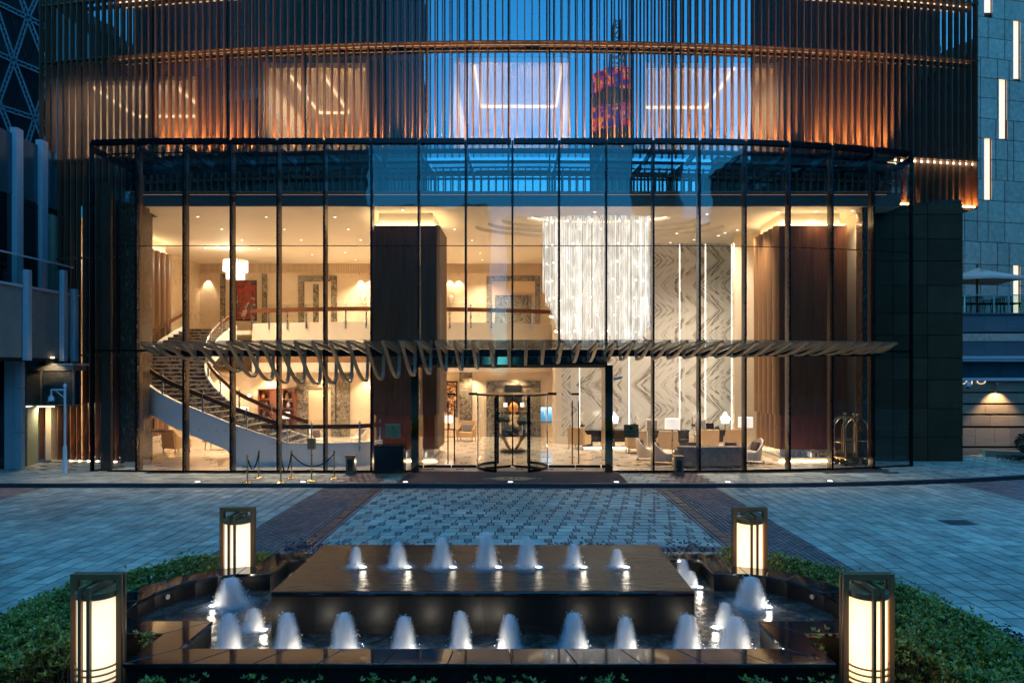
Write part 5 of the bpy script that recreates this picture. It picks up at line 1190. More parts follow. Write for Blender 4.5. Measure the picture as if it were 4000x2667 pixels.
# ================================================================== lobby furniture
def legs(o, w, d, h, m, inset=0.06, r=0.022):
    for sx_ in (-1, 1):
        for sy_ in (-1, 1): MB().tube([(sx_*(w/2-inset+0.02), sy_*(d/2-inset+0.03), 0), (sx_*(w/2-inset), sy_*(d/2-inset), h)], [r*0.65, r], 6).build('leg', M[m], o)
def armchair(lb, loc, rz, m='fabric_tan', w=0.78, group=None, cush=None):     # faces local -y
    o = thing('armchair', lb, 'armchair', loc, rz, group); legs(o, w, 0.72, 0.20, 'wood')
    MB().box(-w/2+0.09, w/2-0.09, -0.34, 0.24, 0.205, 0.44).build('seat', M[m], o, bevel=0.03)
    MB().xprism([(0.22,0.20),(0.36,0.20),(0.42,0.92),(0.34,0.93),(0.24,0.46)], -w/2+0.02, w/2-0.02).build('backrest', M[m], o, bevel=0.02)
    for s in (-1, 1): MB().xprism([(-0.36,0.20),(0.30,0.20),(0.34,0.86),(0.18,0.70),(0.0,0.61),(-0.36,0.58)], *sorted((s*w/2, s*(w/2-0.085)))).build('arm', M[m], o, bevel=0.02)
    if cush: MB().rbox((0,0.12,0.60), (0.40,0.13,0.36), 0, R(-14)).build('cushion', M[cush], o, bevel=0.05)
    return o
def tub(lb, loc, rz, group=None):
    o = thing('tub_chair', lb, 'armchair', loc, rz, group); legs(o, 0.66, 0.66, 0.10, 'black')
    n = 16; vs = []
    for k in range(n+1):
        a = R(-20 + 220*k/n); h = 0.42 + 0.46*math.sin(math.pi*k/n)**1.3; 
        for rr_, z in ((0.30,0.11),(0.36+0.06*(h-0.42),h),(0.30+0.06*(h-0.42),h),(0.24,0.30)): vs.append((rr_*math.cos(a), rr_*math.sin(a), z))
    MB().add(vs, [(i*4+k, (i+1)*4+k, (i+1)*4+(k+1)%4, i*4+(k+1)%4) for i in range(n) for k in range(4)]+[(0,1,2,3),tuple(n*4+k for k in (3,2,1,0))]).build('shell', M['fabric_cream'], o, True)
    MB().lathe([(0.25,0.12),(0.27,0.16),(0.27,0.40),(0.22,0.44)], n=20).build('seat', M['fabric_cream'], o, True)
    MB().box(-0.24,0.24,-0.36,-0.05,0.12,0.41).build('seat_front', M['fabric_cream'], o, bevel=0.03)
    MB().rbox((0,0.13,0.60),(0.36,0.12,0.32),0,R(-15)).build('cushion', M['cushion_dk'], o, bevel=0.04); return o
def fp(px, py, z=FZ): return atz(px, py, z)
def L3(p): return (p.x, p.y, FZ)
armchair('tan armchair facing the marble wall, seen through the right door', L3(fp(2263,1752)), R(150), group='tan armchairs at reception')
armchair('tan armchair with its back turned, right of the bronze plaque', L3(fp(2484,1768)), R(180), group='tan armchairs at reception')
armchair('tan armchair with its back turned behind the floor lamp', L3(fp(2606,1770)), R(175), group='tan armchairs at reception')
armchair('tan armchair behind the middle of the velvet sofa', L3(fp(2764,1762)), R(180), group='tan armchairs at reception')
armchair('tan armchair behind the right end of the velvet sofa', L3(fp(2868,1762)), R(170), group='tan armchairs at reception')
armchair('upholstered wing chair with silver cushion beside the gold floral panel', L3(Vector(((1822-CX)*32.2/F,32.2,0))), R(-10), 'fabric_tan', 0.82, None, 'cushion')
armchair('orange tan armchair under the curved staircase', L3(fp(690,1768)), R(150), 'fabric_tan', 0.86)
armchair('tan armchair deep in the lounge behind the staircase', L3(Vector((-13.0,30.5,0))), R(120), 'fabric_tan', 0.8)
tub('cream tub chair nearest the entrance on the rug', L3(fp(2522,1796)), R(75), 'cream tub chairs on the rug'); tub('cream tub chair just right of the bright mullion before the tan chairs', L3(fp(2585,1812)), R(80), 'cream tub chairs on the rug'); tub('cream tub chair at the right end of the velvet sofa', L3(fp(2938,1808)), R(-70), 'cream tub chairs on the rug')
# sofa, back to the glass
s0 = fp(2775,1824); sf = thing('sofa', 'long grey brown velvet sofa with its back to the glass', 'sofa', (s0.x, s0.y, FZ)); legs(sf, 2.2, 0.8, 0.08, 'black')
n = 20; vs = []
for k in range(n+1):
    x = -1.15+2.3*k/n; yy = -0.32+0.16*(abs(x)/1.15)**4
    for y, z in ((yy,0.09),(yy-0.05,0.72),(yy+0.03,0.77),(yy+0.12,0.72),(yy+0.16,0.09)): vs.append((x,y,z))
MB().add(vs, [(i*5+k,(i+1)*5+k,(i+1)*5+(k+1)%5,i*5+(k+1)%5) for i in range(n) for k in range(5)]+[(0,1,2,3,4),tuple(n*5+k for k in (4,3,2,1,0))]).build('backrest', M['velvet'], sf, True)
MB().box(-1.08,1.08,-0.15,0.46,0.10,0.42).build('seat', M['velvet'], sf, bevel=0.04)
for s in (-1,1): MB().box(*sorted((s*1.14,s*0.98)),-0.12,0.45,0.10,0.58).build('arm', M['velvet'], sf, bevel=0.04)
for x in (-0.6, 0.7): MB().rbox((x,0.0,0.68),(0.42,0.14,0.36),0.2,R(-12)).build('cushion', M['cushion_dk'], sf, bevel=0.05)
rg = [(6.25+2.95*math.cos(a), 24.0+0.92*math.sin(a)) for a in [2*math.pi*i/48 for i in range(48)]]
tag(MB().prism(rg, FZ+0.003, FZ+0.014).build('rug', M['rug']), 'oval brown patterned rug under the sofa group', 'rug')
def floor_lamp(lb, x, y, group):
    o = thing('floor_lamp', lb, 'floor lamp', (x,y,FZ+0.015), 0, group)
    MB().lathe([(0.15,0),(0.15,0.02),(0.05,0.05),(0.02,0.08)], n=20).build('base', M['gold'], o, True)
    MB().lathe([(0.014,0.08),(0.014,0.5),(0.035,0.56),(0.014,0.62),(0.03,0.70),(0.014,0.78),(0.032,0.86),(0.014,0.92),(0.014,1.15),(0.04,1.17),(0.035,1.28)], n=12).build('stem', M['gold'], o, True)
    MB().lathe([(0.26,1.26),(0.255,1.62)], n=28).build('shade', M['e_shade'], o, True); return o
p = fp(2626,1818); floor_lamp('brass floor lamp with white drum shade left of the sofa', p.x, p.y, 'floor lamps by the sofa'); floor_lamp('brass floor lamp with white drum shade right of the sofa', (2912-CX)*24.45/F, 24.45, 'floor lamps by the sofa')
# reception desks
def desk(lb, x, y, w, rz=0):
    o = thing('reception_desk', lb, 'desk', (x,y,FZ), rz, 'black reception desks'); MB().box(-w/2,w/2,-0.40,0.40,0.70,0.76).build('top', M['black'], o, bevel=0.008)
    for s in (-1,1): MB().box(*sorted((s*w/2*0.96,s*(w/2*0.96-0.42))),-0.36,0.36,0.06,0.698).build('pedestal', M['black'], o, bevel=0.006); MB().box(*sorted((s*w/2*0.9,s*(w/2*0.9-0.34))),-0.372,-0.361,0.36,0.375).build('drawer_pull', M['steel'], o)
    MB().box(-w/2*0.9,w/2*0.9,0.2,0.26,0.2,0.698).build('modesty_panel', M['black'], o); MB().box(-w/2*0.93,w/2*0.93,-0.34,-0.30,0.005,0.03).build('glow_strip', M['e_cove'], o); return o
for px, w, lb in ((2330,1.3,'black reception desk behind the right entrance doors'),(2425,1.5,'black reception desk carrying the left crystal lamp'),(2610,1.7,'black reception desk in the middle, below the light strips'),(2810,1.9,'black reception desk carrying the right crystal lamp')): desk(lb, (px-CX)*29.6/F, 29.6, w)
def crystal_lamp(lb, px, Y):
    o = thing('crystal_lamp', lb, 'table lamp', ((px-CX)*Y/F, Y, FZ+0.762), 0, 'crystal lamps on the desks')
    MB().lathe([(0.09,0),(0.09,0.02),(0.03,0.04),(0.02,0.28),(0.05,0.32),(0.02,0.36)], n=14).build('base', M['gold'], o, True)
    for rr_, za, zb_, m in ((0.19,0.42,0.28,'e_crystal'),(0.20,0.56,0.44,'e_bulb'),(0.12,0.68,0.58,'e_crystal'),(0.07,0.78,0.70,'e_shade')): MB().lathe([(rr_,zb_),(rr_*0.9,za)], n=18).build('crystal_tier', M[m], o, True)
    return o
crystal_lamp('lit tiered crystal lamp on the desk beside the bronze plaque', 2398, 29.4); crystal_lamp('lit tiered crystal lamp on the desk behind the sofa', 2833, 29.4)
def office_chair(lb, px, Y):
    o = thing('desk_chair', lb, 'chair', ((px-CX)*Y/F, Y, FZ), 0, 'chairs behind the desks'); legs(o,0.6,0.6,0.42,'black'); MB().box(-0.29,0.29,-0.28,0.28,0.425,0.52).build('seat', M['fabric_cream'], o, bevel=0.03)
    MB().box(-0.30,0.30,0.24,0.32,0.55,1.16).build('back_frame', M['fabric_cream'], o, bevel=0.02); MB().box(-0.22,0.22,0.225,0.239,0.62,1.08).build('back_pad', M['cushion'], o, bevel=0.01); return o
office_chair('cream framed desk chair behind the middle desk', 2551, 30.3); office_chair('cream framed desk chair behind the right desk', 2742, 30.3)
mo = thing('monitor', 'black laptop screen on the right reception desk', 'computer', ((2773-CX)*29.5/F, 29.5, FZ+0.762)); MB().rbox((0,0,0.15),(0.34,0.02,0.26),0,R(-12)).build('display', M['black'], mo); MB().box(-0.17,0.17,-0.22,-0.02,0,0.02).build('keyboard', M['black'], mo)
ph = thing('desk_phone', 'black telephone on the right reception desk', 'telephone', ((2800-CX)*29.5/F, 29.45, FZ+0.762)); MB().xprism([(-0.12,0),(0.1,0),(0.1,0.08),(-0.12,0.03)],-0.1,0.1).build('body', M['black'], ph); MB().tube([(-0.09,0,0.08),(-0.08,0.0,0.11),(0.08,0,0.11),(0.09,0,0.08)],0.022,8).build('handset', M['black'], ph, True)
def orchid(lb, px, Y):
    o = thing('orchid', lb, 'plant', ((px-CX)*Y/F, Y, FZ+0.762), 0, 'orchids on the desks'); MB().lathe([(0.07,0),(0.085,0.12),(0.08,0.125)], n=14).build('pot', M['white'], o, True); r = random.Random(px)
    for k in range(3):
        a = r.uniform(0,6); tip = (0.16*math.cos(a),0.1*math.sin(a),0.58+0.1*k); MB().tube([(0,0,0.12),(0.05*math.cos(a),0.03*math.sin(a),0.42),tip],0.006,5).build('stem', M['branch'], o)
        mb = MB()
        for j in range(4): mb.ball((tip[0]+r.gauss(0,0.03),tip[1]+r.gauss(0,0.02),tip[2]-0.05*j),0.028,7,0.7)
        mb.build('blossom', M['orchid'], o, True)
    rosettes(px, [(r.gauss(0,0.02),r.gauss(0,0.02),0.13) for _ in range(5)], (4,6), (0.12,0.18), 0.22).build('leaves', M['leaf_dark'], o); return o
orchid('white orchid on the desk behind the right doors', 2274, 29.4); orchid('white orchid above the bronze plaque', 2475, 29.9); orchid('white orchid behind the second floor lamp mullion', 2707, 29.8)
# centre table with flowers
ctb = thing('centre_table', 'round dark table on curved legs behind the revolving door', 'table', (-0.28, 27.95, FZ)); MB().lathe([(0.88,0.68),(0.90,0.69),(0.90,0.715),(0.88,0.72)], n=40).build('top', M['black'], ctb, True); MB().lathe([(0.52,0),(0.52,0.06),(0.48,0.08)], n=32).build('base', M['wood'], ctb, True)
for k in range(4):
    a = R(45+90*k) ; MB().tube([(0.72*math.cos(a),0.72*math.sin(a),0.67),(0.50*math.cos(a),0.50*math.sin(a),0.52),(0.32*math.cos(a),0.32*math.sin(a),0.25),(0.14*math.cos(a),0.14*math.sin(a),0.08)],[0.05,0.05,0.045,0.04],8).build('leg', M['brushedgold'], ctb, True)
def bouquet(lb, x, y, hv, rb, seed, grp):
    o = thing('flower_vase', lb, 'flowers', (x,y,FZ+0.722), 0, grp); MB().lathe([(0.11,0),(0.13,0.02),(0.13,hv),(0.12,hv)], n=18).build('vase', M['steel'] if hv > 0.25 else M['black'], o, True)
    r = random.Random(seed); sp = []
    for _ in range(150):
        d = Vector((r.gauss(0,1), r.gauss(0,1), abs(r.gauss(0,0.9)))).normalized()*rb*r.uniform(0.55,1); sp.append((d.x, d.y*0.9, hv+0.02+d.z*0.85))
    rosettes(seed, sp, (5,8), (0.07,0.13), 0.16, (0.1,1.2)).build('bloom_mass', M['leaf_flower'], o); rosettes(seed+1, [(a*0.95,b*0.95,hv+0.0+abs(c-hv)*0.3) for a,b,c in sp[::2]], (5,7), (0.12,0.2), 0.14, (-0.4,0.4)).build('leaf_skirt', M['leaf_dark'], o); return o
bouquet('tall vase of silvery flowers on the left of the round table', -0.68, 27.9, 0.52, 0.30, 201, 'flowers on the round table'); bouquet('tall vase of silvery flowers on the right of the round table', 0.22, 27.9, 0.42, 0.30, 203, 'flowers on the round table'); bouquet('low bowl of silvery flowers at the front of the round table', -0.36, 27.45, 0.10, 0.33, 205, 'flowers on the round table')
def drum_lamp(lb, x, y, z, grp, r_=0.14, h=0.30):
    o = thing('table_lamp', lb, 'table lamp', (x,y,z), 0, grp); MB().lathe([(0.08,0),(0.08,0.02),(0.02,0.04),(0.045,0.15),(0.015,0.28)], n=12).build('base', M['gold'], o, True); MB().lathe([(r_,0.28),(r_*0.95,0.28+h)], n=20).build('shade', M['e_shade'], o, True); return o
drum_lamp('small white shaded lamp left of the amber orb', (1974-CX)*34.0/F, 34.05, 1.25, 'lamps in the alcove', 0.10, 0.20); drum_lamp('small white shaded lamp right of the amber orb', (2040-CX)*34.0/F, 34.05, 1.25, 'lamps in the alcove', 0.10, 0.20)
cns = tag(MB().box((1940-CX)*34/F, (2072-CX)*34/F, 33.86, 34.18, 1.18, 1.248).build('console_shelf', M['black'], None, bevel=0.01), 'black console shelf below the dark mirror in the alcove', 'shelf')
stb = thing('side_table', 'wooden side table beside the wing chair left of the doors', 'table', ((1754-CX)*32/F, 32.0, FZ)); legs(stb,0.6,0.5,0.55,'wood'); MB().box(-0.32,0.32,-0.27,0.27,0.553,0.59).build('top', M['wood_red'], stb); MB().box(-0.30,0.30,-0.25,0.25,0.2,0.22).build('shelf', M['wood_red'], stb)
drum_lamp('white drum table lamp beside the wing chair', (1754-CX)*32/F, 32.0, FZ+0.592, None, 0.20, 0.34); drum_lamp('white drum table lamp before the red bookcase', (1118-CX)*33/F, 33.0, 0.75, None, 0.18, 0.30)
tb2 = thing('lamp_table', 'black table carrying a drum lamp before the red bookcase', 'table', ((1118-CX)*33/F, 33.0, FZ)); legs(tb2,0.9,0.5,0.69,'black'); MB().box(-0.5,0.5,-0.28,0.28,0.693,0.728).build('top', M['black'], tb2)
# lounge below the stairs
tp = thing('tripod_lamp', 'tall steel tripod stand under the staircase', 'tripod', (*fp(600,1790).to_2d(), FZ))
for k in range(3): a = R(30+120*k); MB().tube([(0.45*math.cos(a),0.45*math.sin(a),0),(0,0,1.1)],0.016,6).build('leg', M['steel'], tp)
MB().cyl((0,0,1.1),(0,0,1.5),0.03,n=8).build('head', M['black'], tp); MB().box(-0.5,0.6,-0.3,0.3,1.02,1.06).build('tray', M['wood'], tp)
for (x_, y_), lb in (((-15.6,27.9),'added brass floor lamp lighting the lounge corner under the upper flight'),((-12.7,31.3),'added brass floor lamp lighting the lounge behind the staircase')):
    fl_l = floor_lamp(lb, x_, y_, 'added lamps lighting the lounge'); lamp('POINT', (0,0,1.80), 26, (1,0.62,0.30), fl_l, 0.12)  # lamps added out of sight to light the lounge under the stairs
tub('cream tub chair behind the stair landing rail', (-8.6,29.2,FZ), R(60), 'cream tub chairs behind the landing'); tub('cream tub chair farther right behind the stair landing rail', (-7.0,29.8,FZ), R(-60), 'cream tub chairs behind the landing')
for px_, lb in ((1420,'white carved relief on the upper wall right of the first doorway'),(1763,'white carved relief on the upper wall right of the wooden column')):
    q_ = at(px_,1166,36.86); o = thing('wall_relief', lb, 'wall relief', q_, 0, 'white reliefs on the upper wall'); MB().box(-0.16,0.16,-0.03,0.0,-0.28,0.36).build('niche_plate', M['beige_dk'], o); MB().lathe([(0.02,-0.26),(0.10,-0.10),(0.14,0.06),(0.12,0.14),(0.04,0.18)], n=14).build('urn', M['white'], o, True)
fa = thing('fire_alarm', 'small red fire alarm box on the upper wall', 'alarm', at(1405,1158,36.86)); MB().box(-0.05,0.05,-0.05,0,-0.07,0.07).build('box', M['cushion_dk'], fa); MB().box(-0.03,0.03,-0.056,-0.051,-0.03,0.03).build('glass', M['white'], fa)
ct2 = thing('coffee_table', 'low dark coffee table in the lounge under the stairs', 'table', (-12.6, 28.6, FZ)); legs(ct2,1.0,0.6,0.36,'wood'); MB().box(-0.55,0.55,-0.35,0.35,0.363,0.40).build('top', M['wood_red'], ct2)
for i, (px, py, Y) in enumerate(((863,1543,33.5),(973,1545,33.8))):
    o = thing('wall_sconce', 'bright star like wall lamp behind the stairs, %s one' % ('left','right')[i], 'wall lamp', at(px,py,Y), 0, 'lamps behind the stairs'); MB().ball((0,0,0),0.07,10).build('globe', M['e_bulb'], o, True); MB().box(-0.05,0.05,0.05,0.48,-0.10,-0.06).build('bracket', M['gold'], o)
# luggage carts
def cart(lb, x, y, rz):
    o = thing('luggage_cart', lb, 'luggage cart', (x,y,FZ), rz, 'brass luggage carts')
    MB().box(-0.52,0.52,-0.30,0.30,0.26,0.30).build('deck', M['black'], o, bevel=0.01); MB().tube([(-0.55,-0.33,0.28),(0.55,-0.33,0.28),(0.55,0.33,0.28),(-0.55,0.33,0.28)],0.028,8,True).build('bumper', M['gold'], o, True)
    for yy in (-0.28, 0.28): MB().tube([(-0.46,yy,0.3),(-0.46,yy,1.25)]+[(-0.46*math.cos(math.pi*k/12),yy,1.25+0.42*math.sin(math.pi*k/12)) for k in range(1,12)]+[(0.46,yy,1.25),(0.46,yy,0.3)],0.02,8).build('hoop', M['gold'], o, True)
    for xx in (-0.46, 0.46): MB().tube([(xx,-0.28,0.8),(xx,0.28,0.8)],0.014,6).build('cross_bar', M['gold'], o, True)
    MB().tube([(0,-0.28,1.67),(0,0.28,1.67)],0.02,8).build('hang_rail', M['gold'], o, True)
    for yy in (-0.28,0.28): MB().cyl((0,yy,0.3),(0,yy,1.70),0.018,n=8).build('post', M['gold'], o, True); MB().ball((0,yy,1.76),0.05,12).build('finial', M['gold'], o, True); MB().tube([(-0.44,yy,0.85),(0.44,yy,0.85)],0.012,6).build('cross_bar', M['gold'], o, True)
    for xx in (-0.40,0.40):
        for yy in (-0.22,0.22): w_ = MB().tube([(xx,yy-0.02,0.10),(xx,yy+0.02,0.10)],0.10,16).build('wheel', M['rubber'], o); MB().tube([(xx,yy-0.024,0.10),(xx,yy+0.024,0.10)],0.05,12).build('hub', M['gold'], w_); MB().box(xx-0.02,xx+0.02,yy-0.035,yy+0.035,0.2,0.26).build('fork', M['gold'], o)
    return o
cart('front brass luggage cart with birdcage hoops', 11.66, 24.02, R(14)); cart('rear brass luggage cart half hidden behind the front one', 11.84, 24.58, R(10))
# ================================================================== things on the pavement
def post(lb, px, py, sign=False):
    p = atz(px, py, 0); o = thing('rope_post' if not sign else 'sign_post', lb, 'stanchion' if not sign else 'sign', (p.x,p.y,0.003), 0, None if sign else 'brass rope posts')
    MB().lathe([(0.155,0),(0.155,0.012),(0.10,0.035),(0.03,0.06)], n=24).build('base', M['gold'], o, True); MB().lathe([(0.024,0.06),(0.024,0.76),(0.034,0.765),(0.034,0.80),(0.02,0.81)], n=14).build('tube', M['gold'], o, True)
    if not sign: MB().ball((0,0,0.835),0.03,12).build('finial', M['gold'], o, True)
    else:
        MB().cyl((0,0,0.81),(0,0,1.0),0.012,n=8).build('neck', M['gold'], o); MB().box(-0.13,0.13,-0.015,0.015,0.95,1.28).build('frame', M['gold'], o, bevel=0.005); MB().box(-0.105,0.105,-0.019,-0.0155,0.975,1.255).build('notice', M['bronze'], o)
    return p
pA = post('brass rope post farthest left, at the kerb', 966,1885); pB = post('brass rope post farthest left, near the glass', 1011,1866); pC = post('second brass rope post from the left at the kerb', 1097,1885); pD = post('brass rope post near the glass, left of the sign post', 1138,1868); pE = post('brass rope post near the glass, beside the ash bin', 1305,1869); post('brass sign post with small framed notice', 1217,1878, True)
for (a, b, sag, lb) in ((pA,pB,0.42,'black rope between the two leftmost posts'),(pC,pD,0.5,'black rope hanging between the second pair of posts'),(pD,pE,0.40,'long black rope sagging toward the ash bin')):
    o = thing('velvet_rope', lb, 'rope', (a.x,a.y,0.74), 0, 'black barrier ropes'); pts = [Vector((a.x+(b.x-a.x)*k/14, a.y+(b.y-a.y)*k/14, 0.77-sag*(1-(2*k/14-1)**2))) for k in range(15)]
    MB().tube(pts, 0.02, 8).build('cord', M['rope'], o, True, world=True)
    for q in (pts[0], pts[-1]): MB().ball(q, 0.028, 8).build('hook', M['gold'], o, True, world=True)
def bin_(lb, px, py):
    p = atz(px,py,0); p.y = min(p.y, 22.05); o = thing('ash_bin', lb, 'bin', (p.x,p.y,0.003), 0, 'square bronze bins')
    MB().box(-0.15,0.15,-0.15,0.15,0,0.05).build('plinth', M['bronze'], o, bevel=0.006); MB().box(-0.135,0.135,-0.135,0.135,0.05,0.54).build('body', M['framemarble'], o, bevel=0.004)
    for s in (-1,1): MB().box(*sorted((s*0.138,s*0.10)),-0.142,-0.136,0.06,0.53).build('trim', M['bronze'], o)
    MB().box(-0.075,0.075,-0.143,-0.136,0.10,0.47).build('door', M['black'], o); MB().box(-0.165,0.165,-0.165,0.165,0.542,0.60).build('lid', M['bronze'], o, bevel=0.01); return o
bin_('square bronze and marble bin left of the valet desk', 1372,1849); bin_('square bronze and marble bin right of the entrance', 2650,1852)
p = atz(1521,1860,0); o = thing('valet_desk', 'black valet desk on the pavement before the wooden column', 'desk', (p.x,p.y+0.2,0.003)); MB().box(-0.44,0.42,-0.24,0.24,0,0.09).build('plinth', M['brushedgold'], o); MB().box(-0.47,0.45,-0.27,0.27,0.092,0.93).build('body', M['black'], o, bevel=0.008); MB().box(-0.49,0.47,-0.29,0.29,0.932,0.965).build('top', M['black'], o, bevel=0.006)
for x in (-0.16,0.14): MB().box(x-0.002,x+0.002,-0.272,-0.2705,0.12,0.9).build('joint_line', M['darkmetal'], o)
# cameras
def dome(lb, loc, arm, grp): 
    o = thing('dome_camera', lb, 'camera', loc, 0, grp); MB().lathe([(0.0,0.14),(0.05,0.13),(0.085,0.08),(0.095,0.0),(0.09,-0.04)], n=18).build('housing', M['whitemetal'], o, True); MB().ball((0,0,-0.04),0.075,14).build('dome', M['black'], o, True); MB().tube(arm,0.025,8).build('bracket', M['whitemetal'], o, True); return o
pc = thing('camera_pole', 'white pole with a side arm at the left corner of the glass', 'pole', (-14.72, 22.1, 0.003)); MB().lathe([(0.08,0),(0.08,0.02),(0.062,0.04),(0.062,0.85),(0.045,0.90)], n=18).build('base_sleeve', M['whitemetal'], pc, True); MB().cyl((0,0,0.90),(0,0,2.80),0.038,n=14).build('shaft', M['whitemetal'], pc, True); MB().lathe([(0.065,2.80),(0.065,2.83),(0.05,2.85),(0.03,2.90),(0,2.92)], n=14).build('cap', M['whitemetal'], pc, True); MB().tube([(0,0,2.70),(-0.42,0,2.70)],0.03,8).build('arm', M['whitemetal'], pc, True); MB().tube([(0,0,2.42),(-0.30,0,2.68)],0.018,6).build('brace', M['whitemetal'], pc, True)
dome('white dome camera hanging from the white pole', (-15.16,22.1,2.38), [(0,0,0.13),(0,0,0.345)], None); dome('white dome camera on the corner of the dark pier', (16.38,24.95,2.78), [(0,0,0.13),(0,0,0.20),(-0.13,0.14,0.24)], None)
bcam = thing('bullet_camera', 'white bullet camera on the right portal jamb', 'camera', (3.20,22.15,3.08)); MB().rbox((0,0,0),(0.26,0.09,0.09),0.25,0,R(-12)).build('housing', M['whitemetal'], bcam, bevel=0.02); MB().tube([(-0.05,0.02,-0.05),(-0.14,0.05,-0.10)],0.02,6).build('bracket', M['whitemetal'], bcam)
# ================================================================== left neighbour: flank along x = -16.3, lattice tower behind
lb_ = thing('left_building', 'grey metal clad building flank with tall pale posts beside the hotel', 'building', (-17, 23, 0))
XL = -16.35
def yx(px, X=XL): return X*F/(px-CX)
def zy(py, Y): return H-(py-CY)*Y/F
MB().box(-24, XL-0.95-0.10, 20.2, 26.3, 4.02, 10.85).build('upper_core', M['backing'], lb_, world=True); MB().box(-24, XL-0.10, 20.2, 25.4, 3.70, 6.0).build('core', M['backing'], lb_, world=True)
pA_, pB_ = yx(98), yx(240)
for a, b, m in ((20.2,pA_-0.1,'leftpanel'),(pA_+0.1,pB_-0.1,'leftpanel'),(pB_+0.08,25.35,'leftpanel')): MB().box(XL-0.099, XL-0.03, a, b, 3.75, 6.05).build('wall_panel', M['concrete'], lb_, world=True, bevel=0.005)
for Y, zt in ((pA_,6.65),(pB_,6.9),(yx(283),6.3)): MB().box(XL-0.02, XL+0.16, Y-0.10, Y+0.10, 3.66, zt).build('post', M['leftpost'], lb_, world=True, bevel=0.01)
MB().box(XL-0.028, XL+0.04, 20.2, 25.35, 6.06, 6.14).build('ledge', M['leftpost'], lb_, world=True)
MB().box(XL+0.0, XL+0.02, 20.2, 25.0, 6.15, 7.05).build('guard_pane', M['g_green'], lb_, world=True); MB().tube([(XL+0.01,20.2,7.09),(XL+0.01,25.0,7.09)],0.03,8).build('guard_rail', M['leftpost'], lb_, True, world=True)
XU = XL-0.9
for px in (68, 166): Y = yx(px, XU); MB().box(XU-0.1, XU+0.14, Y-0.22, Y+0.10, 6.1, 11.6).build('tall_post', M['leftpost'], lb_, world=True, bevel=0.01)
ya, yb2 = yx(87, XU), yx(152, XU)
MB().box(XU-0.09, XU-0.02, 20.2, 26.3, 9.3, 11.4).build('spandrel', M['tealpanel'], lb_, world=True); MB().box(XU-0.09, XU-0.03, 20.2, ya-0.3, 6.1, 9.29).build('dark_window', M['darkglass'], lb_, world=True)
for k in range(46): z = 6.15+k*0.068; MB().box(XU-0.05, XU+0.0, ya, yb2, z, z+0.04).build('louvre_slat', M['louvre_dk'], lb_, world=True)
# lower storey
pr_ = [at(12,1415,22.9).x, at(85,1415,22.9).x]
for z0, z1 in ((0.0,1.22),(1.235,2.72),(2.735,3.64)): MB().box(pr_[0]+0.38, pr_[1], 22.9, 23.06, z0, z1).build('pillar_panel', M['leftpanel'], lb_, world=True, bevel=0.006)
MB().box(pr_[0], pr_[0]+0.36, 22.95, 23.06, 0, 3.64).build('pillar_panel', M['leftpanel'], lb_, world=True, bevel=0.006)
MB().box(-40, pr_[0]-0.02, 23.1, 24, 0, 3.64).build('lower_glazing', M['darkglass'], lb_, world=True)
gx0, gx1, gy = at(86,1500,24.3).x, at(289,1500,24.3).x, 24.3; gz1, gz0 = zy(1432,gy), zy(1580,gy)
MB().box(gx0, gx1, gy, gy+0.7, gz0-0.05, gz0).build('grille_sill', M['louvre'], lb_, world=True); MB().box(gx0, gx1, gy-0.03, gy+0.7, gz1-0.14, gz1+0.04).build('grille_head', M['louvre'], lb_, world=True)
MB().box(gx0, gx1, gy+0.35, gy+0.4, gz0, gz1).build('grille_back', M['backing'], lb_, world=True)
xm = at(156,1500,gy).x
for xx in (gx0, xm, gx1-0.06): MB().box(xx, xx+0.06, gy, gy+0.08, gz0, gz1-0.14).build('grille_mullion', M['louvre'], lb_, world=True)
for k in range(15):
    z = gz0+0.02+k*(gz1-gz0-0.18)/15
    for a, b in ((gx0+0.062,xm-0.002),(xm+0.062,gx1-0.062)): MB().add([(a,gy+0.02,z),(b,gy+0.02,z),(b,gy+0.10,z+0.055),(a,gy+0.10,z+0.055),(a,gy+0.02,z+0.012),(b,gy+0.02,z+0.012),(b,gy+0.10,z+0.067),(a,gy+0.10,z+0.067)],[(0,3,2,1),(4,5,6,7),(0,1,5,4),(1,2,6,5),(2,3,7,6),(3,0,4,7)]).build('grille_slat', M['louvre'], lb_, world=True)
MB().box(XL-0.4, gx1, 24.25, 25.3, gz1+0.05, gz1+0.12).build('soffit_ledge', M['leftpost'], lb_, world=True)
x1_, x2_ = at(118,1700,24.2).x, at(88,1700,23.5).x
MB().prism([(x2_-0.1,23.7),(x2_+0.02,23.7),(x1_,24.6),(x1_-0.12,24.6)], 0, gz0-0.06).build('green_wall', M['greenwall'], lb_, world=True)
MB().box(x1_-0.1, at(195,1700,26.5).x, 26.5, 26.7, 0, 2.2).build('recess_wall', M['concrete'], lb_, world=True); MB().box(at(196,1700,25.6).x, at(218,1700,25.6).x, 25.55, 25.75, 0, 2.2).build('green_pier', M['greenwall'], lb_, world=True)
lamp('AREA', (-17.3+17, 24.6-23, gz0-0.12), 12, (1,0.80,0.5), lb_, 1.0, (0,0,0), sy=0.3, name='recess_light'); MB().box(-17.8,-16.8,24.55,24.65,gz0-0.10,gz0-0.06).build('recess_lamp', M['e_led'], lb_, world=True)
lamp('SPOT', (-16.6+17, 23.9-23, 3.72), 70, (1,0.78,0.5), lb_, 0.05, (R(15),0,0), 120, name='grille_light'); MB().box(-16.9,-16.3,23.86,23.92,3.76,3.80).build('grille_lamp', M['e_led'], lb_, world=True)
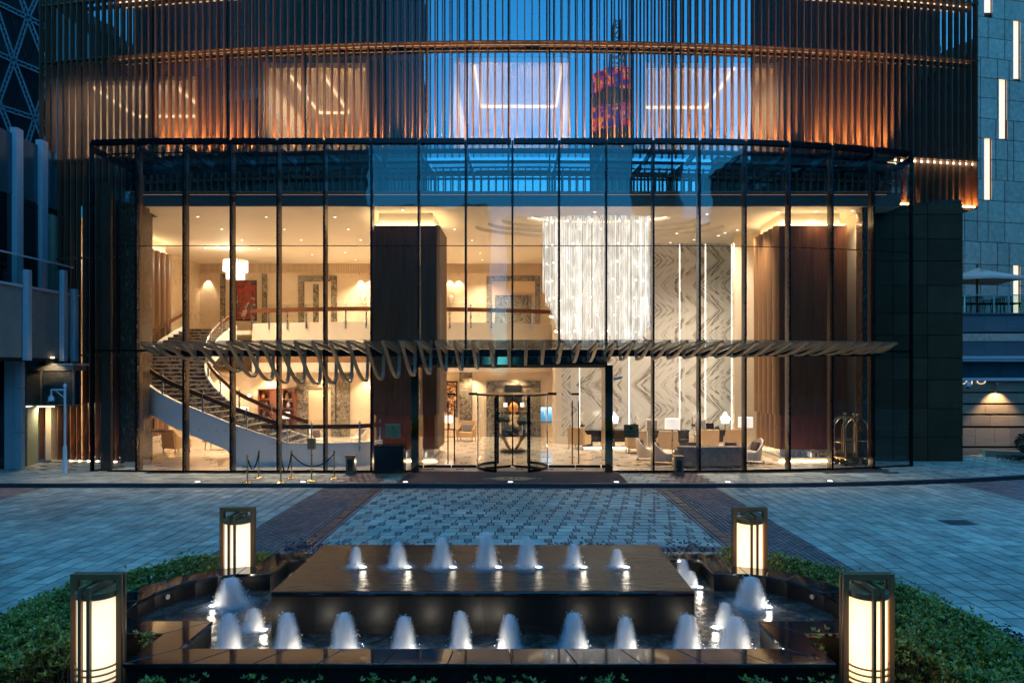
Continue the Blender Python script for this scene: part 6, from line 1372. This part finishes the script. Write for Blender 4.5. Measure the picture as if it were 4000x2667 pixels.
# lattice tower
lt = thing('lattice_tower', 'dark glass tower wrapped in a pale blue diagonal steel lattice', 'building', (-26, 40, 0))
YT = 40.0
a = at(-120,-150,YT); b = at(185,600,YT); MB().box(a.x, b.x, YT+0.5, YT+6, 0, a.z).build('glass_body', M['darkglass'], lt, world=True)
N1, N2, N3 = (109,69), (54,237), (138,462)
mem = [(N1,(-60,-14)),(N1,(190,110)),(N1,N2),(N1,(190,275)),(N1,(85,0)),(N1,(150,-20)),(N2,(-40,-45)),(N2,(-60,184)),(N2,(190,292)),(N2,(-40,495)),(N2,N3),(N3,(-60,398)),(N3,(190,489)),(N3,(190,310)),(N3,(95,600)),(N3,(185,590)),((-2,402),(60,560))]
for p, q in mem:
    P0, P1 = at(*p, YT), at(*q, YT); d = (P1-P0); L = d.length; d.normalize(); sd = Vector((-d.z,0,d.x))*0.11
    for s in (-1,1): MB().tube([P0+sd*s, P1+sd*s], 0.045, 4).build('chord', M['truss'], lt, world=True)
    mb = MB(); k = max(2, int(L/0.28))
    for i in range(k): A = P0.lerp(P1, i/k) + sd*(1 if i % 2 else -1); B = P0.lerp(P1, (i+1)/k) + sd*(-1 if i % 2 else 1); mb.tube([A,B], 0.02, 4)
    tag(mb.build('web_bracing', M['truss'], lt, world=True), kind='stuff')

# ================================================================== right neighbour: stone tower wall, terrace, lit podium
sb = thing('stone_building', 'pale granite tiled building with vertical light slots', 'building', (20, 32, 0))
def yw(X): return 31.5 + (X-19.5)/4.49
def wp(px, py):
    X = (px-CX)*31.5/F
    for _ in range(5): X = (px-CX)*yw(X)/F
    return X, H-(py-CY)*yw(X)/F
X0, X1 = 17.6, 25.5
MB().prism([(X0,yw(X0)+0.22),(X1,yw(X1)+0.22),(X1,yw(X1)+3),(X0,yw(X0)+3)], 5.0, 22).build('core', M['backing'], sb, world=True)
slots = [(3846,3875,-180,50),(3960,3985,67,308),(3904,3932,301,542),(3846,3873,538,780),(3778,3802,42,285),(3960,3985,1033,1223)]
rowsZ = [5.0]; 
rowpx = [1223,1112,1033,945,865,782,700,620,540,462,382,303,225,146,66,-14,-94,-174]
joints = [[3766,3830,3896,3942,4040],[3768,3818,3860,3925,4010],[3770,3829,3890,3935,3960,4050]]
slotX = [(wp(s[0],s[2])[0], wp(s[1],s[2])[0], wp((s[0]+s[1])/2,s[3])[1], wp((s[0]+s[1])/2,s[2])[1]) for s in slots]
for r_i in range(len(rowpx)-1):
    zb_ = H-(rowpx[r_i]-CY)*32.0/F; zt_ = H-(rowpx[r_i+1]-CY)*32.0/F
    xs = [X0] + [wp(p, 600)[0] for p in joints[(r_i//3) % 3]] + [X1]
    cuts = sorted(xs)
    for a, b in zip(cuts, cuts[1:]):
        segs = [(a, b)]
        for sx0, sx1, sz0, sz1 in slotX:
            if sz0 < (zb_+zt_)/2 < sz1:
                ns = []
                for (u, v_) in segs:
                    if v_ <= sx0 or u >= sx1: ns.append((u, v_))
                    else:
                        if u < sx0: ns.append((u, sx0))
                        if v_ > sx1: ns.append((sx1, v_))
                segs = ns
        for u, v_ in segs:
            if v_-u < 0.06: continue
            MB().prism([(u+0.018,yw(u)),(v_-0.018,yw(v_)),(v_-0.018,yw(v_)+0.06),(u+0.018,yw(u)+0.06)], zb_+0.016, zt_-0.016).build('tile', M['stonewall'], sb, world=True)
for sx0, sx1, sz0, sz1 in slotX:
    y = yw(sx0)
    MB().box(sx0+0.01, sx1-0.01, y+0.19, y+0.21, sz0, sz1).build('slot_back', M['e_slot'], sb, world=True); MB().box(sx0-0.02, sx0+0.008, y+0.06, y+0.2, sz0, sz1).build('slot_side', M['stonewall'], sb, world=True); MB().box(sx0, sx1, y+0.06, y+0.2, sz0-0.02, sz0).build('slot_sill', M['stonewall'], sb, world=True)
# terrace podium in front
pd = thing('terrace_podium', 'stone podium with blue banded parapet and warm lit travertine base', 'building', (19, 28, 0))
YP = 28.0; sp_ = YP/F
def band(y0, y1, m, dy=0.0, nm='course', cuts=None, gap=0.006):
    z1, z0 = H-(y0-CY)*sp_, H-(y1-CY)*sp_; xs = cuts or [3700,4120]; xs = [(p-CX)*sp_ for p in xs]
    for a, b in zip(xs, xs[1:]): MB().box(a+gap, b-gap, YP-dy, YP+0.3, z0+0.004, z1-0.004).build(nm, M[m], pd, world=True)
MB().box((3700-CX)*sp_, (4150-CX)*sp_, YP+0.32, 31.2, 0, H-(1224-CY)*sp_).build('core', M['backing'], pd, world=True)
V1 = [3700,3844,3930,4016,4120]
band(1222,1228,'bluestone',0.08,'coping'); band(1229,1296,'bluestone',0.0,'course',V1); band(1302,1332,'stonewall',0.02,'course',V1); band(1334,1389,'bluestone',0.0,'course',V1)
band(1390,1402,'whitemetal',0.25,'ledge',[3700,3818,3930,4120]); band(1402,1412,'whitemetal',0.20,'ledge',[3700,3818,3930,4120]); band(1413,1474,'tealpanel',-0.15,'glass_band',[3700,3797,3804,3912,3920,4120]); band(1475,1487,'whitemetal',0.22,'ledge',[3700,3808,3925,4120])
band(1489,1530,'travertine',-0.02,'stone_block',[3700,3890,4120]); band(1535,1574,'travertine',0.02,'stone_block',[3700,3829,3904,3976,4060]); band(1580,1615,'travertine',0.0,'stone_block',[3700,3848,3938,4060]); band(1622,1663,'travertine',0.02,'stone_block',[3700,3790,3868,3940,4060]); band(1670,1742,'travertine',0.0,'stone_block',[3700,3810,3886,3948,4060]); band(1749,1800,'travertine',0.02,'stone_block',[3700,3832,3940,4060])
lt_ = at(3790,1468,YP-0.02)
text('OTO', 0.34, 'lit_lettering', M['e_shade'], pd, (lt_.x-19+0.05, -0.05, lt_.z-0.23), sx=1.5)
MB().prism([(18.0,26.4),(21.0,25.1),(21.1,25.4),(18.1,26.7)], 0, 0.25).build('base_ledge', M['travertine'], pd, world=True); MB().box(20.45,21.4,25.6,26.3,0,0.5).build('planter_box', M['travertine'], pd, world=True)
fx = thing('wall_downlight', 'small downlight under the podium ledge washing the travertine', 'wall lamp', at(3895,1494,YP-0.12)); MB().cyl((0,0,0),(0,0,-0.08),0.05,n=12).build('housing', M['whitemetal'], fx); lamp('SPOT', (0,-0.25,-0.12), 80, (1,0.66,0.34), fx, 0.04, (R(8),0,0), 95)
# terrace furniture
tz = H-(1222-CY)*sp_+0.01
gd = thing('glass_balustrade', 'greenish glass balustrade along the terrace edge', 'balustrade', (19,28,tz)); 
for a, b in zip([3700,3770,3884,3942,4120],[3770,3884,3942,4120]): MB().box((a-CX)*sp_+0.02,(b-CX)*sp_-0.02,YP+0.02,YP+0.035,tz,tz+0.70).build('pane', M['g_green'], gd, world=True); MB().box((a-CX)*sp_-0.015,(a-CX)*sp_+0.015,YP+0.0,YP+0.05,tz,tz+0.72).build('post', M['leftpost'], gd, world=True)
MB().box((3700-CX)*sp_,(4120-CX)*sp_,YP+0.0,YP+0.055,tz+0.705,tz+0.74).build('rail', M['leftpost'], gd, world=True)
ux, uy = (3817-CX)*29.2/F, 29.2
um = thing('parasol', 'cream square parasol with teak pole on the terrace', 'parasol', (ux, uy, tz)); za = H-(1050-CY)*29.2/F-tz; zr = H-(1093-CY)*29.2/F-tz
MB().cyl((0,0,0),(0,0,za+0.1),0.05,n=10).build('pole', M['teak'], um, True); MB().ball((0,0,za+0.14),0.06,10).build('finial', M['teak'], um, True)
cn = [(-1.45,-0.9),(1.5,-0.95),(1.55,1.1),(-1.4,1.1)]
for k in range(4): (a, b), (c, d) = cn[k], cn[(k+1)%4]; mx_, my_ = (a+c)/2, (b+d)/2; MB().add([(0,0,za),(a,b,zr),(mx_,my_,zr+0.05),(c,d,zr),(a,b,zr-0.10),(mx_,my_,zr-0.05),(c,d,zr-0.10),(0,0,za-0.03)],[(0,1,2),(0,2,3),(1,4,5,2),(2,5,6,3),(7,5,4),(7,6,5)]).build('canopy_panel', M['canvas'], um); MB().tube([(0,0,za-0.35),(a*0.55,b*0.55,zr+(za-zr)*0.40)],0.02,5).build('strut', M['teak'], um)
MB().lathe([(0.42,za-0.13),(0.0,za+0.05)], n=4).build('vent_cap', M['canvas'], um)
def tchair(lb, px, back):
    o = thing('terrace_chair', lb, 'chair', ((px-CX)*28.7/F, 28.7, tz), 0, 'dark chairs on the terrace'); legs(o,0.55,0.55,0.40,'black',0.04,0.018); MB().box(-0.28,0.28,-0.28,0.28,0.402,0.46).build('seat', M['black'], o, bevel=0.02)
    MB().tube([(-0.27,0.26,0.46),(-0.27,0.28,back),(0.27,0.28,back),(0.27,0.26,0.46)],0.02,6).build('back_frame', M['black'], o)
    for k in range(6): x = -0.2+0.08*k; MB().tube([(x,0.27,0.46),(x,0.28,back)],0.011,5).build('back_bar', M['black'], o)
    return o
tchair('dark slatted terrace chair left of the parasol pole', 3782, 0.72); tchair('dark slatted terrace chair right of the parasol pole', 3832, 0.74); tchair('low dark terrace chair midway along the balustrade', 3885, 0.6); tchair('dark terrace chair second from the light slot', 3915, 0.66); tchair('dark slatted terrace chair beside the light slot', 3946, 0.74)
# shrub by the podium
shx = at(3990,1790,24.6); sp2 = []; r = random.Random(77)
for _ in range(900):
    d = Vector((r.gauss(0,1),r.gauss(0,1),r.gauss(0,1))).normalized()*r.uniform(0.6,1)**0.5; sp2.append((19.0-0.35+d.x*0.52, 24.9+d.y*0.5, 0.66+d.z*0.42))
sh = thing('round_shrub', 'clipped round dark shrub beside the podium wall', 'shrub', (18.65,24.9,0)); rosettes(78, sp2, (5,7), (0.04,0.06)).build('crown', M['leaf_dark'], sh, world=True); MB().tube([(18.65,24.9,0),(18.63,24.9,0.5)],[0.05,0.03],7).build('trunk', M['branch'], sh, world=True)
sp2 = [(18.5+r.gauss(0,0.5), 24.75+r.gauss(0,0.2), r.uniform(0.05,0.22)) for _ in range(500)]
sg = thing('low_groundcover', 'low green groundcover below the round shrub', 'shrub', (18.4,24.7,0)); rosettes(79, sp2, (5,7), (0.04,0.06)).build('foliage', M['leaf_dark'], sg, world=True)

# ================================================================== city behind the viewer, seen only as reflections
tw = thing('round_tower', 'distant round tower with bright LED bands mirrored in the upper glass', 'building', (41, -150, 0))
MB().lathe([(9.0,0),(9.0,68),(9.3,70),(9.3,71.8)], n=40).build('lower_shaft', M['towerbody'], tw, True); MB().lathe([(9.7,72),(9.7,78)], n=40).build('led_band', M['towerled'], tw, True)
MB().lathe([(7.6,78.2),(7.6,84)], n=40).build('upper_shaft', M['towerbody'], tw, True); MB().lathe([(7.9,84.2),(7.9,89.5)], n=40).build('led_band', M['towerled'], tw, True)
for k in range(4):
    a = R(45+90*k); MB().tube([(3.0*math.cos(a),3.0*math.sin(a),89.6),(1.0*math.cos(a),1.0*math.sin(a),106)],0.30,4).build('mast_leg', M['towerbody'], tw)
mb = MB()
for k in range(8):
    z = 90+k*2; rr_ = 3.0-2.0*(k*2)/16
    for j in range(4): a, b = R(45+90*j), R(135+90*j); mb.tube([(rr_*math.cos(a),rr_*math.sin(a),z),(rr_*math.cos(b),rr_*math.sin(b),z+1.9)],0.16,4)
tag(mb.build('mast_bracing', M['towerbody'], tw), kind='stuff')
for x0, x1, y0, y1, h, lb in ((-150,-41,-140,-100,150,'dark glass office tower mirrored in the left of the upper glass'),(97,170,-130,-95,120,'dark glass office block mirrored in the right of the upper glass'),(-50,-8,-150,-125,28,'low dark block mirrored low in the lobby glass'),(62,92,-110,-90,48,'mid height dark block mirrored beside the round tower'),(-46,-6,-96,-70,30,'dark block added behind the viewer to cut off low sky, left of the axis'),(-2,52,-92,-66,27,'dark block added behind the viewer to cut off low sky, on the axis'),(58,110,-80,-50,34,'dark block added behind the viewer to cut off low sky, on the right'),(-120,-52,-70,-40,42,'dark block added behind the viewer to cut off low sky, far left'),(60,90,-40,30,36,'dark block added to cut off low sky on the right'),(-95,-60,-30,30,40,'dark block added to cut off low sky on the left')):
    o = thing('city_block', lb, 'building', ((x0+x1)/2, (y0+y1)/2, 0), 0, 'city blocks mirrored in the glass'); MB().box(x0,x1,y0,y1,0,h).build('glazing', M['towerglass'], o, world=True); MB().box(x0-0.3,x1+0.3,y0-0.3,y1+0.3,h+0.01,h+1.2).build('roof_edge', M['towerbody'], o, world=True)  # street row and side blocks added to keep bright low sky off the glass
